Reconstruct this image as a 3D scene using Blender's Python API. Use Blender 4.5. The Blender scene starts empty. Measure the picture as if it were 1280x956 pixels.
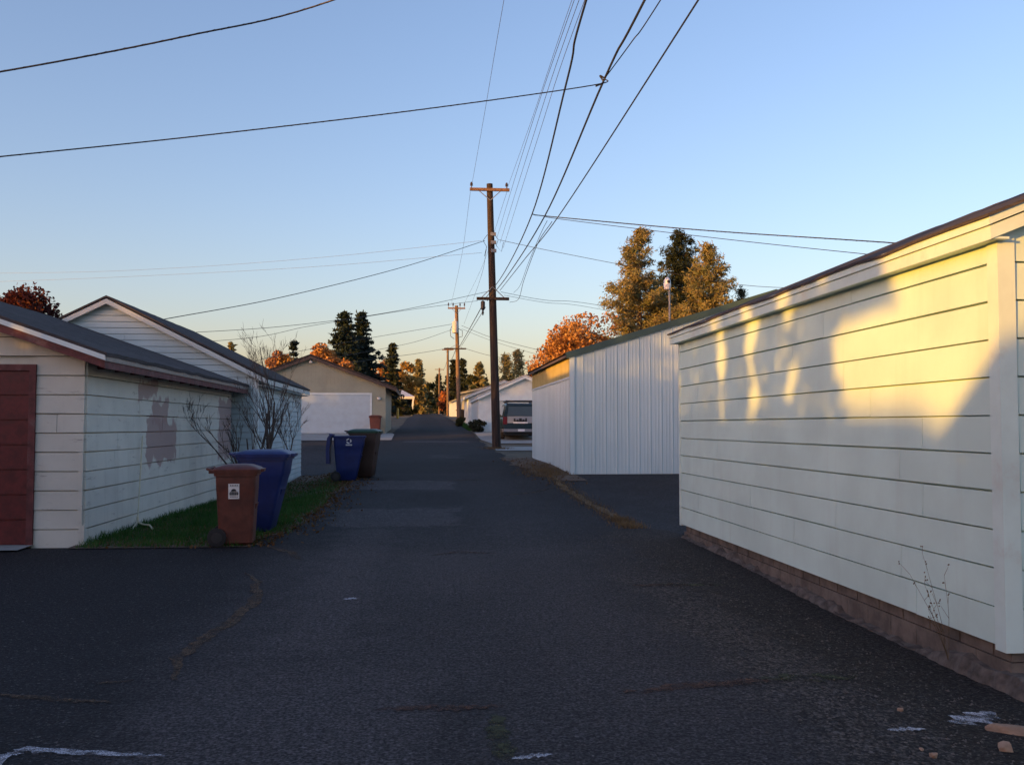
import bpy, bmesh, math, random
import numpy as np
from mathutils import Vector
RAD = math.radians
random.seed(7)
scene = bpy.context.scene
COL = scene.collection

# ------------------------------------------------------------------ camera
YAW, PITCH, EYE = RAD(5.24), RAD(2.58), 1.6
cam = bpy.data.cameras.new('camera'); cam_o = bpy.data.objects.new('camera', cam); COL.objects.link(cam_o)
cam_o.location = (0, 0, EYE); cam_o.rotation_euler = (RAD(90) + PITCH, 0, -YAW)
cam.sensor_width = 36; cam.lens = 33.75; cam.clip_start = .05; cam.clip_end = 6000
scene.camera = cam_o
# ------------------------------------------------------------------ light
SUN_EL = RAD(4.2)
TO_SUN = Vector((-.83 * math.cos(SUN_EL), -.558 * math.cos(SUN_EL), math.sin(SUN_EL)))
world = bpy.data.worlds.new('World'); scene.world = world; world.use_nodes = True
wn = world.node_tree
bg = wn.nodes['Background']
sky = wn.nodes.new('ShaderNodeTexSky'); sky.sky_type = 'NISHITA'; sky.sun_disc = False
sky.sun_elevation = SUN_EL; sky.sun_rotation = math.atan2(TO_SUN.x, TO_SUN.y)
sky.altitude = 0; sky.air_density = 1.0; sky.dust_density = 1.7; sky.ozone_density = 3.0
tint = wn.nodes.new('ShaderNodeVectorMath'); tint.operation = 'MULTIPLY'; tint.inputs[1].default_value = (1.58, 1.05, .96)  # white balance of the evening sky
wn.links.new(sky.outputs[0], tint.inputs[0]); wn.links.new(tint.outputs[0], bg.inputs[0]); bg.inputs[1].default_value = .15
sun = bpy.data.lights.new('sun', 'SUN'); sun_o = bpy.data.objects.new('sun', sun); COL.objects.link(sun_o)
sun.energy = 1.9; sun.angle = RAD(.5); sun.color = (1, .45, .05)
sun_o.rotation_euler = TO_SUN.to_track_quat('Z', 'Y').to_euler(); sun_o.location = (-30, -20, 30)
scene.view_settings.view_transform = 'Standard'; scene.view_settings.look = 'None'
scene.view_settings.gamma = 1; scene.view_settings.exposure = 1.86

# ------------------------------------------------------------------ measuring helper
_F = Vector((math.sin(YAW) * math.cos(PITCH), math.cos(YAW) * math.cos(PITCH), math.sin(PITCH)))
_R = Vector((math.cos(YAW), -math.sin(YAW), 0)); _U = _R.cross(_F)
def at(px, py, Y):
    """surveyed point: sight line through the photograph at distance Y down the alley"""
    v = _F + _R * ((px - 640) / 1200) + _U * ((478 - py) / 1200)
    return Vector((0, 0, EYE)) + v * (Y / v.y)

# ------------------------------------------------------------------ terrain
_gy = [-400, 13, 18, 25, 30, 34.7, 40, 47, 52, 72, 83, 100, 133, 165, 200, 300, 420, 5000]
_gz = [0, 0, .06, .22, .36, .47, .67, .93, 1.2, 1.68, 1.98, 2.38, 3.0, 3.6, 4.1, 5.3, 6.0, 6.0]
def _sm(a, b, v):
    t = min(1, max(0, (v - a) / (b - a))); return t * t * (3 - 2 * t)
def G(x, y):
    z = sum(np.interp(y + d, _gy, _gz) for d in (-1.6, -.8, 0, .8, 1.6)) / 5
    z -= (1 - _sm(-3.6, -1.6, x)) * .44 * _sm(13, 31, y) * (1 - _sm(33, 48, y))
    z += _sm(1.5, 3.5, x) * .1 * _sm(18, 24, y) * (1 - _sm(28, 34, y))
    z -= .085 * _sm(2.0, 3.4, x) * (1 - _sm(7.5, 12, y)) * _sm(-2, 2, y)
    return float(z)

# ------------------------------------------------------------------ materials
class NT:
    def __init__(s, name):
        s.m = bpy.data.materials.new(name); s.m.use_nodes = True; s.t = s.m.node_tree
        s.b = s.t.nodes['Principled BSDF']; s.out = s.t.nodes['Material Output']
        s.pos = s.t.nodes.new('ShaderNodeNewGeometry').outputs['Position']
        sp = s.t.nodes.new('ShaderNodeSeparateXYZ'); s.t.links.new(s.pos, sp.inputs[0])
        s.X, s.Y, s.Z = sp.outputs
    def put(s, sock, v):
        if isinstance(v, bpy.types.NodeSocket): s.t.links.new(v, sock)
        elif isinstance(v, (tuple, list)) and len(v) == 3 and sock.type == 'RGBA': sock.default_value = (*v, 1)
        else: sock.default_value = v
    def noise(s, scale, detail=4, rough=.55, vec=None, dist=0):
        n = s.t.nodes.new('ShaderNodeTexNoise'); s.put(n.inputs['Vector'], vec or s.pos)
        n.inputs['Scale'].default_value = scale; n.inputs['Detail'].default_value = detail
        n.inputs['Roughness'].default_value = rough; n.inputs['Distortion'].default_value = dist
        return n.outputs['Fac']
    def voro(s, scale, out='Distance', vec=None):
        n = s.t.nodes.new('ShaderNodeTexVoronoi'); s.put(n.inputs['Vector'], vec or s.pos)
        n.inputs['Scale'].default_value = scale; return n.outputs[out]
    def math(s, op, a, b=0.0, clamp=False):
        n = s.t.nodes.new('ShaderNodeMath'); n.operation = op; n.use_clamp = clamp
        s.put(n.inputs[0], a); s.put(n.inputs[1], b); return n.outputs[0]
    def step(s, a, b, v, lo=0.0, hi=1.0):
        n = s.t.nodes.new('ShaderNodeMapRange'); n.interpolation_type = 'SMOOTHSTEP'
        s.put(n.inputs[0], v); n.inputs[1].default_value = a; n.inputs[2].default_value = b
        n.inputs[3].default_value = lo; n.inputs[4].default_value = hi; return n.outputs[0]
    def mix(s, f, a, b):
        n = s.t.nodes.new('ShaderNodeMix'); n.data_type = 'RGBA'
        s.put(n.inputs[0], f); s.put(n.inputs[6], a); s.put(n.inputs[7], b); return n.outputs[2]
    def scalev(s, sx, sy, sz):
        n = s.t.nodes.new('ShaderNodeMapping'); s.t.links.new(s.pos, n.inputs[0])
        n.inputs['Scale'].default_value = (sx, sy, sz); return n.outputs[0]
    def vec(s, x, y, z=0.0):
        n = s.t.nodes.new('ShaderNodeCombineXYZ'); s.put(n.inputs[0], x); s.put(n.inputs[1], y); s.put(n.inputs[2], z)
        return n.outputs[0]
    def boxmask(s, u, v, u0, u1, v0, v1, soft=.1, wob=.25, wscale=2.5):
        w = s.math('MULTIPLY', s.math('SUBTRACT', s.noise(wscale, 5), .5), wob * 2)
        uu, vv = s.math('ADD', u, w), s.math('ADD', v, w)
        a = s.math('MULTIPLY', s.step(u0 - soft, u0 + soft, uu), s.step(u1 + soft, u1 - soft, uu))
        b = s.math('MULTIPLY', s.step(v0 - soft, v0 + soft, vv), s.step(v1 + soft, v1 - soft, vv))
        return s.math('MULTIPLY', a, b)
    def bump(s, h, strength=.3, dist=.01):
        n = s.t.nodes.new('ShaderNodeBump'); n.inputs['Strength'].default_value = strength
        n.inputs['Distance'].default_value = dist; s.put(n.inputs['Height'], h)
        s.t.links.new(n.outputs[0], s.b.inputs['Normal'])
    def done(s, col, rough=.7, metal=0, spec=None):
        s.put(s.b.inputs['Base Color'], col); s.put(s.b.inputs['Roughness'], rough); s.b.inputs['Metallic'].default_value = metal
        if spec is not None: s.b.inputs['Specular IOR Level'].default_value = spec
        return s.m
    def alpha(s, fac):
        s.put(s.b.inputs['Alpha'], fac)

def plain(name, c, rough=.6, var=.15, scale=6, metal=0, bump=0, bscale=60, spec=None, dirt=None):
    n = NT(name); d = tuple(v * (1 - var) for v in c); h = tuple(min(1, v * (1 + var)) for v in c)
    col = n.mix(n.step(.3, .7, n.noise(scale, 6, .6)), d, h)
    if dirt: col = n.mix(n.math('MULTIPLY', n.step(.52, .75, n.noise(scale * .6, 8, .7)), .5), col, dirt)
    if bump: n.bump(n.noise(bscale, 3), bump, .004)
    return n.done(col, rough, metal, spec)

def leaf_mat(name, c1, c2, scale=.5, c3=None):
    n = NT(name)
    col = n.mix(n.step(.35, .65, n.noise(scale, 2)), c1, c2)
    fine = n.step(.35, .65, n.noise(scale * 7, 2))
    col = n.mix(n.math('MULTIPLY', fine, .6), col, c3 or tuple(v * .5 for v in c1))
    n.done(col, .65, 0, .25)
    tr = n.t.nodes.new('ShaderNodeBsdfTranslucent'); n.put(tr.inputs[0], col)
    mx = n.t.nodes.new('ShaderNodeMixShader'); mx.inputs[0].default_value = .25
    n.t.links.new(n.b.outputs[0], mx.inputs[1]); n.t.links.new(tr.outputs[0], mx.inputs[2]); n.t.links.new(mx.outputs[0], n.out.inputs[0])
    return n.m

def asphalt(name, base, apron=False):
    n = NT(name); K = lambda f: tuple(v * f for v in base)
    big = n.noise(.35, 5, .6); mid = n.noise(2.2, 8, .7); fine = n.noise(110, 3, .7); grain = n.noise(38, 4, .75)
    col = n.mix(n.step(.35, .65, big), K(.7), K(1.25))
    col = n.mix(n.math('MULTIPLY', n.step(.42, .68, mid), .45), col, K(1.7))
    if not apron:
        edge = n.noise(7, 9, .8)
        for box, k, so in (((-2.0, .75, 22.0, 24.6), .85, .12), ((-1.55, .55, 15.2, 18.0), .75, .12), ((-1.5, .15, 3.5, 6.6), .45, .45), ((-1.7, 2.3, 3.0, 12.5), .42, .7), ((-1.2, 2.2, 12, 30), .18, .5), ((-1.15, -.5, 7.0, 15.0), .5, .25), ((-.2, .75, 9.3, 12.2), .35, .3),
                           ((.9, 1.7, 5, 16), .22, .4), ((.2, 1.3, 34, 36), .35, .15), ((-1.0, 2.1, 44.6, 45.6), .9, .1), ((-1.7, -.4, 55, 200), .3, .3), ((1.2, 2.2, 50, 200), .25, .3)):
            m = n.boxmask(n.X, n.Y, *box, soft=so, wob=.55, wscale=2.4)
            m = n.math('MULTIPLY', m, n.step(.3, .62, edge, .35, 1))
            col = n.mix(n.math('MULTIPLY', m, k), col, (.1, .09, .092))
        for box, k in (((-12, -1.9, 6.6, 12.9), .5), ((.15, .28, 4.0, 6.0), .8), ((-.3, .9, 18.5, 21.5), .4), ((-1.8, 1.8, 27, 32), .35), ((-6, -1.6, 4, 6.4), .4)):
            m = n.boxmask(n.X, n.Y, *box, soft=.25, wob=.5, wscale=1.6)
            col = n.mix(n.math('MULTIPLY', m, k), col, K(.45))
        # old oil drips and tar patches
        oil = n.math('MULTIPLY', n.step(.62, .7, n.noise(.9, 6, .65)), n.step(.4, .6, n.noise(9, 4)))
        col = n.mix(n.math('MULTIPLY', oil, .6), col, K(.4))
        # bare soil and old gravel against the right-hand garage
        w = n.math('MULTIPLY', n.math('SUBTRACT', n.noise(1.7, 6, .65), .5), 1.6)
        xx = n.math('ADD', n.X, w)
        m = n.math('MULTIPLY', n.step(2.55, 2.85, xx), n.step(15.2, 14.2, n.Y))
        col = n.mix(n.math('MULTIPLY', m, .85), col, n.mix(n.step(.3, .7, n.noise(25, 5)), (.014, .012, .01), (.045, .036, .028)))
        m = n.math('MULTIPLY', n.math('MULTIPLY', n.step(1.8, 2.3, xx), n.step(2.9, 2.5, xx)), n.step(12.5, 8.5, n.Y))
        col = n.mix(n.math('MULTIPLY', m, .6), col, n.mix(n.step(.35, .65, n.voro(45, 'Color')), (.025, .022, .02), (.13, .11, .095)))
    col = n.mix(n.step(.5, .38, grain, 0, .7), col, K(.35))
    col = n.mix(n.step(.54, .68, grain, 0, .55), col, K(3.2))
    col = n.mix(n.step(.45, .75, fine, 0, .45), col, K(.45))
    for sc, th, am in ((75, .86, .5), (34, .95, .5)):
        gs = n.t.nodes.new('ShaderNodeSeparateColor'); n.t.links.new(n.voro(sc, 'Color'), gs.inputs[0])
        d = n.step(.45, .3, n.voro(sc))
        col = n.mix(n.math('MULTIPLY', n.step(th, th + .04, gs.outputs[0], 0, am), d), col, (.13, .12, .115))
    g2 = n.noise(55, 2, .6); g3 = n.noise(24, 3, .65)
    mul = n.math('MULTIPLY', n.step(.36, .64, g2, .45, 1.6), n.step(.36, .64, g3, .65, 1.35))
    vm = n.t.nodes.new('ShaderNodeVectorMath'); vm.operation = 'SCALE'; n.put(vm.inputs[0], col); n.put(vm.inputs['Scale'], mul); col = vm.outputs[0]
    n.bump(n.math('ADD', n.math('ADD', n.math('MULTIPLY', fine, .5), grain), n.voro(85)), .8, .008)
    return n.done(col, .88, 0, .25)

def shingles(name, c):
    n = NT(name)
    br = n.t.nodes.new('ShaderNodeTexBrick'); v = n.vec(n.Y, n.math('MULTIPLY', n.Z, 2.6)); n.put(br.inputs['Vector'], v)
    br.inputs['Scale'].default_value = 3.4; br.inputs['Mortar Size'].default_value = .012; br.offset = .5
    br.inputs['Color1'].default_value = (*[k * .8 for k in c], 1); br.inputs['Color2'].default_value = (*[k * 1.25 for k in c], 1)
    br.inputs['Mortar'].default_value = (*[k * .45 for k in c], 1)
    col = n.mix(n.step(.4, .7, n.noise(120, 2), 0, .5), br.outputs[0], tuple(k * .5 for k in c))
    col = n.mix(n.step(.45, .75, n.noise(.8, 5), 0, .4), col, tuple(k * 1.5 for k in c))
    n.bump(n.noise(90, 3), .5, .006)
    return n.done(col, .95, 0, .15)

def siding_mat(name, c, patches=(), streak=.18, dirt=(.2, .17, .13), low=.35, rough=.55, wear=0):
    n = NT(name)
    col = n.mix(n.step(.3, .7, n.noise(1.1, 6, .6)), tuple(v * .9 for v in c), tuple(min(1, v * 1.06) for v in c))
    st = n.noise(1.0, 6, .65, n.scalev(5, 5, .35))
    col = n.mix(n.math('MULTIPLY', n.step(.5, .8, st), streak), col, dirt)
    if wear:
        wv = n.noise(1.0, 8, .75, n.scalev(2.5, 2.5, 14))
        col = n.mix(n.math('MULTIPLY', n.step(.58, .66, wv), wear), col, (.12, .1, .085))
    for (axis, u0, u1, z0, z1, pc) in patches:
        m = n.boxmask(n.Y if axis == 'y' else n.X, n.Z, u0, u1, z0, z1, .04, .34, 3.2)
        col = n.mix(n.math('MULTIPLY', m, .85), col, pc)
    n.bump(n.noise(1.0, 5, .6, n.scalev(8, 8, 90)), .12, .003)
    return n.done(col, rough, 0, .35)

M = {}
M['asphalt'] = asphalt('worn_asphalt', (.0185, .019, .0215)); M['asphalt_apron'] = asphalt('apron_asphalt', (.026, .028, .032), True)
M['earth'] = plain('dry_earth', (.085, .075, .05), .95, .4, 1.2, bump=.6, bscale=12)
M['concrete'] = plain('pale_concrete', (.27, .29, .28), .85, .15, 2, bump=.3, bscale=50, dirt=(.14, .13, .12))
M['soil'] = plain('brown_soil', (.085, .06, .04), .95, .5, 8, bump=.8, bscale=40)
M['block'] = plain('foundation_block', (.14, .115, .095), .9, .35, 5, bump=.7, bscale=35, dirt=(.06, .045, .035))
M['footing'] = plain('crumbling_footing', (.095, .08, .068), .95, .5, 9, bump=1, bscale=25, dirt=(.05, .035, .03))
PINK = (.3, .2, .19)
M['cream'] = siding_mat('cream_siding', (.6, .6, .53), [('y', 16.1, 18.0, .98, 1.72, PINK), ('y', 16.4, 17.4, 1.6, 2.02, PINK), ('y', 15.7, 16.7, 2.08, 2.36, PINK), ('y', 21.6, 23.1, .86, 2.2, PINK)], .3, (.25, .22, .18), wear=.45)
M['ivory'] = siding_mat('ivory_siding', (.6, .77, .7), (), .16, (.4, .4, .36))
M['ivory_trim'] = plain('ivory_trim', (.6, .74, .69), .5, .06, 3, dirt=(.45, .4, .34))
M['pale_blue'] = siding_mat('pale_blue_siding', (.49, .61, .64), (), .12, (.4, .42, .42))
M['white'] = plain('white_paint', (.66, .75, .76), .45, .05, 3, dirt=(.55, .53, .5))
M['door_white'] = plain('white_door_paint', (.45, .56, .62), .45, .05, 3, dirt=(.4, .45, .48))
M['off_white'] = plain('off_white_paint', (.52, .58, .57), .5, .07, 3, dirt=(.45, .43, .4))
M['tan'] = siding_mat('tan_panel', (.33, .345, .27), (), .12, (.28, .24, .18))
M['beige'] = siding_mat('beige_panel', (.44, .44, .34), (), .12, (.3, .26, .2))
M['brown_trim'] = plain('brown_trim', (.075, .05, .04), .6, .2, 5)
M['roof_dark'] = shingles('dark_shingles', (.075, .066, .066)); M['roof_brown'] = shingles('brown_shingles', (.07, .058, .055))
M['roof_pale'] = plain('pale_roof', (.62, .6, .56), .5, .06, 2)
M['red_paint'] = plain('flaking_red_paint', (.105, .012, .012), .55, .3, 9, dirt=(.06, .012, .012))
M['red_trim'] = plain('weathered_red_trim', (.12, .032, .032), .7, .35, 7, dirt=(.26, .2, .19))
n = NT('white_sheet_metal')
col = n.mix(n.step(.3, .7, n.noise(1.0, 4, .6, n.scalev(1, 1, .3))), (.5, .63, .66), (.58, .71, .74))
n.bump(n.noise(1.3, 3), .25, .02); M['sheet'] = n.done(col, .24, 0, .7)
M['green_trim'] = plain('green_metal_trim', (.05, .088, .076), .4, .12, 2)
n = NT('yellow_panel'); n.b.inputs['Transmission Weight'].default_value = 0
M['yellow_panel'] = n.done(n.mix(n.step(.3, .7, n.noise(2, 5)), (.4, .34, .14), (.5, .43, .2)), .4)
n = NT('creosote_pole')
gr = n.noise(1, 6, .7, n.scalev(14, 14, .8)); col = n.mix(n.step(.3, .7, gr), (.022, .017, .016), (.062, .046, .04))
n.bump(gr, .6, .02); M['pole'] = n.done(col, .85, 0, .2)
n = NT('weathered_pole')
gr = n.noise(1, 6, .7, n.scalev(14, 14, .8)); col = n.mix(n.step(.3, .7, gr), (.11, .075, .05), (.24, .165, .11))
n.bump(gr, .6, .02); M['pole_grey'] = n.done(col, .85, 0, .2)
M['arm'] = plain('crossarm_wood', (.17, .1, .065), .85, .3, 9); M['steel'] = plain('grey_steel', (.22, .22, .23), .45, .12, 8, metal=.6)
M['cable'] = plain('cable_sheath', (.022, .022, .024), .55, .1, 3); M['wire'] = plain('bare_wire', (.1, .1, .11), .5, .1, 3, metal=.3)
M['transformer'] = plain('transformer_paint', (.5, .49, .46), .4, .06, 4); M['porcelain'] = plain('brown_porcelain', (.05, .035, .03), .2, .1, 4)
M['blue_bin'] = plain('blue_plastic', (.009, .023, .12), .42, .2, 5, bump=.1, bscale=200, dirt=(.03, .04, .11))
M['brown_bin'] = plain('brown_plastic', (.1, .028, .018), .5, .3, 6, bump=.1, bscale=200, dirt=(.11, .055, .042))
M['umber_bin'] = plain('umber_plastic', (.06, .035, .026), .5, .14, 3); M['rust_bin'] = plain('rust_plastic', (.17, .05, .032), .5, .1, 3)
M['green_lid'] = plain('green_plastic', (.02, .06, .035), .45, .12, 3)
M['rubber'] = plain('black_rubber', (.014, .014, .015), .8, .2, 20)
M['sticker'] = plain('white_sticker', (.7, .7, .68), .5, .05, 20); M['ink'] = plain('sticker_ink', (.03, .03, .035), .6, .1, 20)
M['bark_grey'] = plain('grey_bark', (.085, .065, .055), .9, .3, 14, bump=.6, bscale=30); M['bark_red'] = plain('reddish_bark', (.13, .075, .05), .9, .3, 3)
M['car_green'] = plain('dark_green_paint', (.007, .022, .032), .25, .05, 2, spec=.7); M['car_silver'] = plain('silver_paint', (.27, .3, .33), .3, .04, 2, spec=.6)
M['glass'] = plain('tinted_glass', (.07, .1, .12), .06, .04, 2, spec=.9); M['tail_red'] = plain('tail_lamp_red', (.11, .01, .016), .2, .1, 6)
M['chrome'] = plain('bumper_chrome', (.3, .3, .32), .35, .06, 4, metal=.7); M['black_plastic'] = plain('black_plastic', (.015, .015, .017), .5, .1, 9)
M['plate'] = plain('plate_white', (.72, .74, .76), .4, .04, 9); M['yellow_paint'] = plain('yellow_paint', (.65, .38, .05), .5, .1, 6)
M['opal'] = plain('opal_glass', (.7, .7, .68), .25, .04, 9); M['dark'] = plain('interior_shade', (.02, .02, .025), .9, .2, 4)
M['stone_tan'] = plain('tan_stone', (.33, .22, .15), .9, .25, 9, bump=.8, bscale=30); M['pebble'] = plain('pebble_stone', (.09, .08, .072), .9, .5, 14)
M['cream_metal'] = plain('cream_enamel', (.6, .57, .42), .5, .1, 8)
n = NT('spray_paint')
n.put(n.b.inputs['Alpha'], n.math('MULTIPLY', n.step(.3, .66, n.noise(9, 6, .7)), n.step(.3, .62, n.noise(120, 3, .7))))
M['spray'] = n.done((.6, .62, .68), .7)
n = NT('dry_seam'); n.put(n.b.inputs['Alpha'], n.math('MULTIPLY', n.step(.36, .56, n.noise(6, 8, .8)), n.step(.32, .55, n.noise(45, 5, .75))))
M['seam'] = n.done(n.mix(n.step(.35, .65, n.noise(14, 5)), (.05, .031, .017), (.092, .058, .031)), .95)
n = NT('red_seam'); n.put(n.b.inputs['Alpha'], n.math('MULTIPLY', n.step(.36, .56, n.noise(6, 8, .8)), n.step(.32, .55, n.noise(45, 5, .75))))
M['seam_red'] = n.done(n.mix(n.step(.35, .65, n.noise(14, 5)), (.05, .024, .015), (.09, .042, .025)), .95)
n = NT('moss_seam'); n.put(n.b.inputs['Alpha'], n.step(.4, .6, n.noise(6, 7, .75)))
M['moss'] = n.done(n.mix(n.step(.35, .65, n.noise(14, 5)), (.025, .03, .012), (.05, .055, .02)), .95)
M['grass'] = leaf_mat('grass_green', (.03, .11, .016), (.055, .14, .026), 1.2); M['dead_leaf'] = leaf_mat('fallen_leaf', (.12, .06, .022), (.17, .1, .04), 3)
M['straw'] = leaf_mat('dry_straw', (.2, .14, .07), (.13, .09, .045), 2)
M['lf_maple'] = leaf_mat('orange_maple_leaf', (.46, .22, .07), (.56, .33, .1), .5, (.3, .12, .04)); M['lf_pine'] = leaf_mat('pine_needle', (.25, .24, .1), (.15, .17, .07), .35, (.3, .2, .09))
M['lf_pine_dk'] = leaf_mat('dark_pine_needle', (.028, .042, .024), (.045, .055, .026), .4); M['lf_spruce'] = leaf_mat('spruce_needle', (.022, .042, .034), (.034, .056, .042), .5)
M['lf_maroon'] = leaf_mat('maroon_leaf', (.07, .018, .016), (.12, .03, .018), .6); M['lf_red'] = leaf_mat('red_orange_leaf', (.42, .13, .05), (.5, .2, .06), .5, (.24, .09, .04))
M['lf_gold'] = leaf_mat('gold_leaf', (.48, .26, .06), (.32, .22, .06), .4, (.18, .13, .04)); M['lf_green'] = leaf_mat('dull_green_leaf', (.045, .06, .02), (.08, .08, .025), .4)
M['lf_dark'] = leaf_mat('dark_far_leaf', (.02, .032, .022), (.04, .045, .022), .3); M['lf_hedge'] = leaf_mat('hedge_leaf', (.03, .06, .02), (.04, .07, .02), 1)

# ------------------------------------------------------------------ mesh building
def V(*a): return Vector(a)
class MB:
    def __init__(s): s.v = []; s.f = []
    def add(s, vs, fs):
        o = len(s.v); s.v += [tuple(q) for q in vs]; s.f += [tuple(i + o for i in f) for f in fs]
    def hexa(s, p):  # bottom ring 4, top ring 4
        s.add(p, [(3, 2, 1, 0), (4, 5, 6, 7), (0, 1, 5, 4), (1, 2, 6, 5), (2, 3, 7, 6), (3, 0, 4, 7)])
    def box(s, x0, y0, z0, x1, y1, z1):
        s.hexa([(x0, y0, z0), (x1, y0, z0), (x1, y1, z0), (x0, y1, z0), (x0, y0, z1), (x1, y0, z1), (x1, y1, z1), (x0, y1, z1)])
    def prism(s, poly, vec):
        k = len(poly); vec = Vector(vec); a = [Vector(q) for q in poly]; b = [q + vec for q in a]
        s.add(a + b, [tuple(range(k - 1, -1, -1)), tuple(range(k, 2 * k))] + [(i, (i + 1) % k, (i + 1) % k + k, i + k) for i in range(k)])
    def loft(s, rings, cap=True):
        k = len(rings[0]); vs = [q for r in rings for q in r]; fs = []
        for j in range(len(rings) - 1):
            for i in range(k): fs.append((j * k + i, j * k + (i + 1) % k, (j + 1) * k + (i + 1) % k, (j + 1) * k + i))
        if cap: fs += [tuple(range(k - 1, -1, -1)), tuple((len(rings) - 1) * k + i for i in range(k))]
        s.add(vs, fs)
    def tube(s, pts, rad, n=6, cap=True):
        pts = [Vector(q) for q in pts]; rings = []
        if not isinstance(rad, (list, tuple)): rad = [rad] * len(pts)
        up = None
        for i, q in enumerate(pts):
            t = (pts[min(i + 1, len(pts) - 1)] - pts[max(i - 1, 0)]).normalized()
            if up is None: up = V(0, 0, 1) if abs(t.z) < .9 else V(1, 0, 0)
            a = t.cross(up).normalized(); b = a.cross(t).normalized(); up = b
            rings.append([q + (a * math.cos(2 * math.pi * j / n) + b * math.sin(2 * math.pi * j / n)) * rad[i] for j in range(n)])
        s.loft(rings, cap)
    def lathe(s, prof, c=(0, 0, 0), n=16, axis='z'):
        rings = []
        for r, h in prof:
            ring = []
            for j in range(n):
                u, w = r * math.cos(2 * math.pi * j / n), r * math.sin(2 * math.pi * j / n)
                q = {'z': (u, w, h), 'x': (h, u, w), 'y': (w, h, u)}[axis]
                ring.append((c[0] + q[0], c[1] + q[1], c[2] + q[2]))
            rings.append(ring)
        s.loft(rings)
    def bar(s, a, b, w, d, up=(0, 0, 1)):
        a, b = Vector(a), Vector(b); t = (b - a).normalized(); u = t.cross(Vector(up)).normalized(); v = u.cross(t)
        r = [u * w / 2 + v * d / 2, -u * w / 2 + v * d / 2, -u * w / 2 - v * d / 2, u * w / 2 - v * d / 2]
        s.loft([[a + q for q in r], [b + q for q in r]])
    def build(s, name, mat, parent=None, label=None, smooth=None, fix=True):
        me = bpy.data.meshes.new(name)
        o0 = Vector(parent.get('_o', (0, 0, 0))) if parent else Vector((0, 0, 0))
        vs = [(a - o0.x, b - o0.y, c - o0.z) for a, b, c in s.v] if parent and o0.length else s.v
        me.from_pydata(vs, [], s.f)
        if fix:
            bm = bmesh.new(); bm.from_mesh(me); bmesh.ops.recalc_face_normals(bm, faces=bm.faces); bm.to_mesh(me); bm.free()
        if smooth:
            me.polygons.foreach_set('use_smooth', [True] * len(me.polygons)); me.set_sharp_from_angle(angle=RAD(smooth))
        me.materials.append(mat); me.update()
        o = bpy.data.objects.new(name, me); COL.objects.link(o)
        if parent: o.parent = parent; o['_o'] = tuple(o0)
        if label: o['label'] = label
        return o
def thing(name, label, cat, loc=(0, 0, 0), group=None, local=False):
    o = bpy.data.objects.new(name, None); COL.objects.link(o); o.location = loc; o.empty_display_size = .3
    o['label'] = label; o['category'] = cat
    if group: o['group'] = group
    o['_o'] = (0, 0, 0) if local else tuple(loc)
    return o
def tag(o, label, cat, group=None):
    o['label'] = label; o['category'] = cat
    if group: o['group'] = group
    return o
def kind(o, k): o['kind'] = k; return o

# ------------------------------------------------------------------ ground
def sheet(name, mat, xs_fn, ys, ncol, dz, knd='structure'):
    m = MB(); vs = []; fs = []
    for y in ys:
        a, b = xs_fn(y)
        for i in range(ncol + 1):
            x = a + (b - a) * i / ncol; vs.append((x, y, G(x, y) + dz))
    for j in range(len(ys) - 1):
        for i in range(ncol):
            k = j * (ncol + 1) + i; fs.append((k, k + 1, k + ncol + 2, k + ncol + 1))
    m.add(vs, fs); return kind(m.build(name, mat, fix=False), knd)
def wig(y, s=0): return .09 * math.sin(y * 1.7 + s) + .06 * math.sin(y * 4.3 + 2 * s) + .03 * math.sin(y * 9.1 + s)
xs = [-3000, -1000, -300, -100, -50, -30] + [-20 + .5 * i for i in range(81)] + [30, 50, 100, 300, 1000, 3000]
ys = [-3000, -600, -100, -30] + [-15 + .75 * i for i in range(104)] + [63 + 4 * i for i in range(30)] + [190, 210, 240, 300, 360, 420, 700, 1500, 3500]
m = MB(); m.add([(x, y, G(x, y) - .02) for y in ys for x in xs], [(j * len(xs) + i, j * len(xs) + i + 1, (j + 1) * len(xs) + i + 1, (j + 1) * len(xs) + i) for j in range(len(ys) - 1) for i in range(len(xs) - 1)])
kind(m.build('ground', M['earth'], fix=False), 'structure')
def alley_x(y):
    if y < 13.05: l = -16
    elif y < 31.8: l = np.interp(y, [13.05, 16.6, 22, 25, 30, 31.8], [-2.35, -2.02, -2.0, -1.95, -2.4, -3.0]) + wig(y, 1)
    elif y < 46: l = np.interp(y, [31.8, 46], [-3.0, -1.8])
    else: l = -1.65 + wig(y, 2)
    r = 3.74 if y < 14.2 else np.interp(y, [14.2, 15, 25, 34, 45, 60, 300], [3.74, 3.3, 3.2, 3.0, 2.65, 2.6, 2.4]) + wig(y, 3) * .8
    return float(l), float(r)
ya = [-14 + .5 * i for i in range(54)] + [13.0, 13.1] + [13.3 + .35 * i for i in range(100)] + [48.5 + 1.5 * i for i in range(60)] + [140 + 6 * i for i in range(45)]
sheet('alley', M['asphalt'], alley_x, sorted(ya), 44, .0)
sheet('side_driveway', M['asphalt_apron'], lambda y: (3.15, 12), [13.9 + .4 * i for i in range(29)], 20, -.006)
sheet('neighbour_driveway', M['asphalt_apron'], lambda y: (-9.5, -1.7), [31.75 + .35 * i for i in range(43)], 26, -.006)
sheet('concrete_apron', M['concrete'], lambda y: (-9.5, -1.55 + (0 if y < 51.5 else -.1)), [46.4 + .3 * i for i in range(20)], 16, .012)
sheet('parking_pad', M['concrete'], lambda y: (2.75 + max(0, 46.5 - y) * .1, 9.5), [43.4 + .3 * i for i in range(36)], 14, .012)
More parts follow.
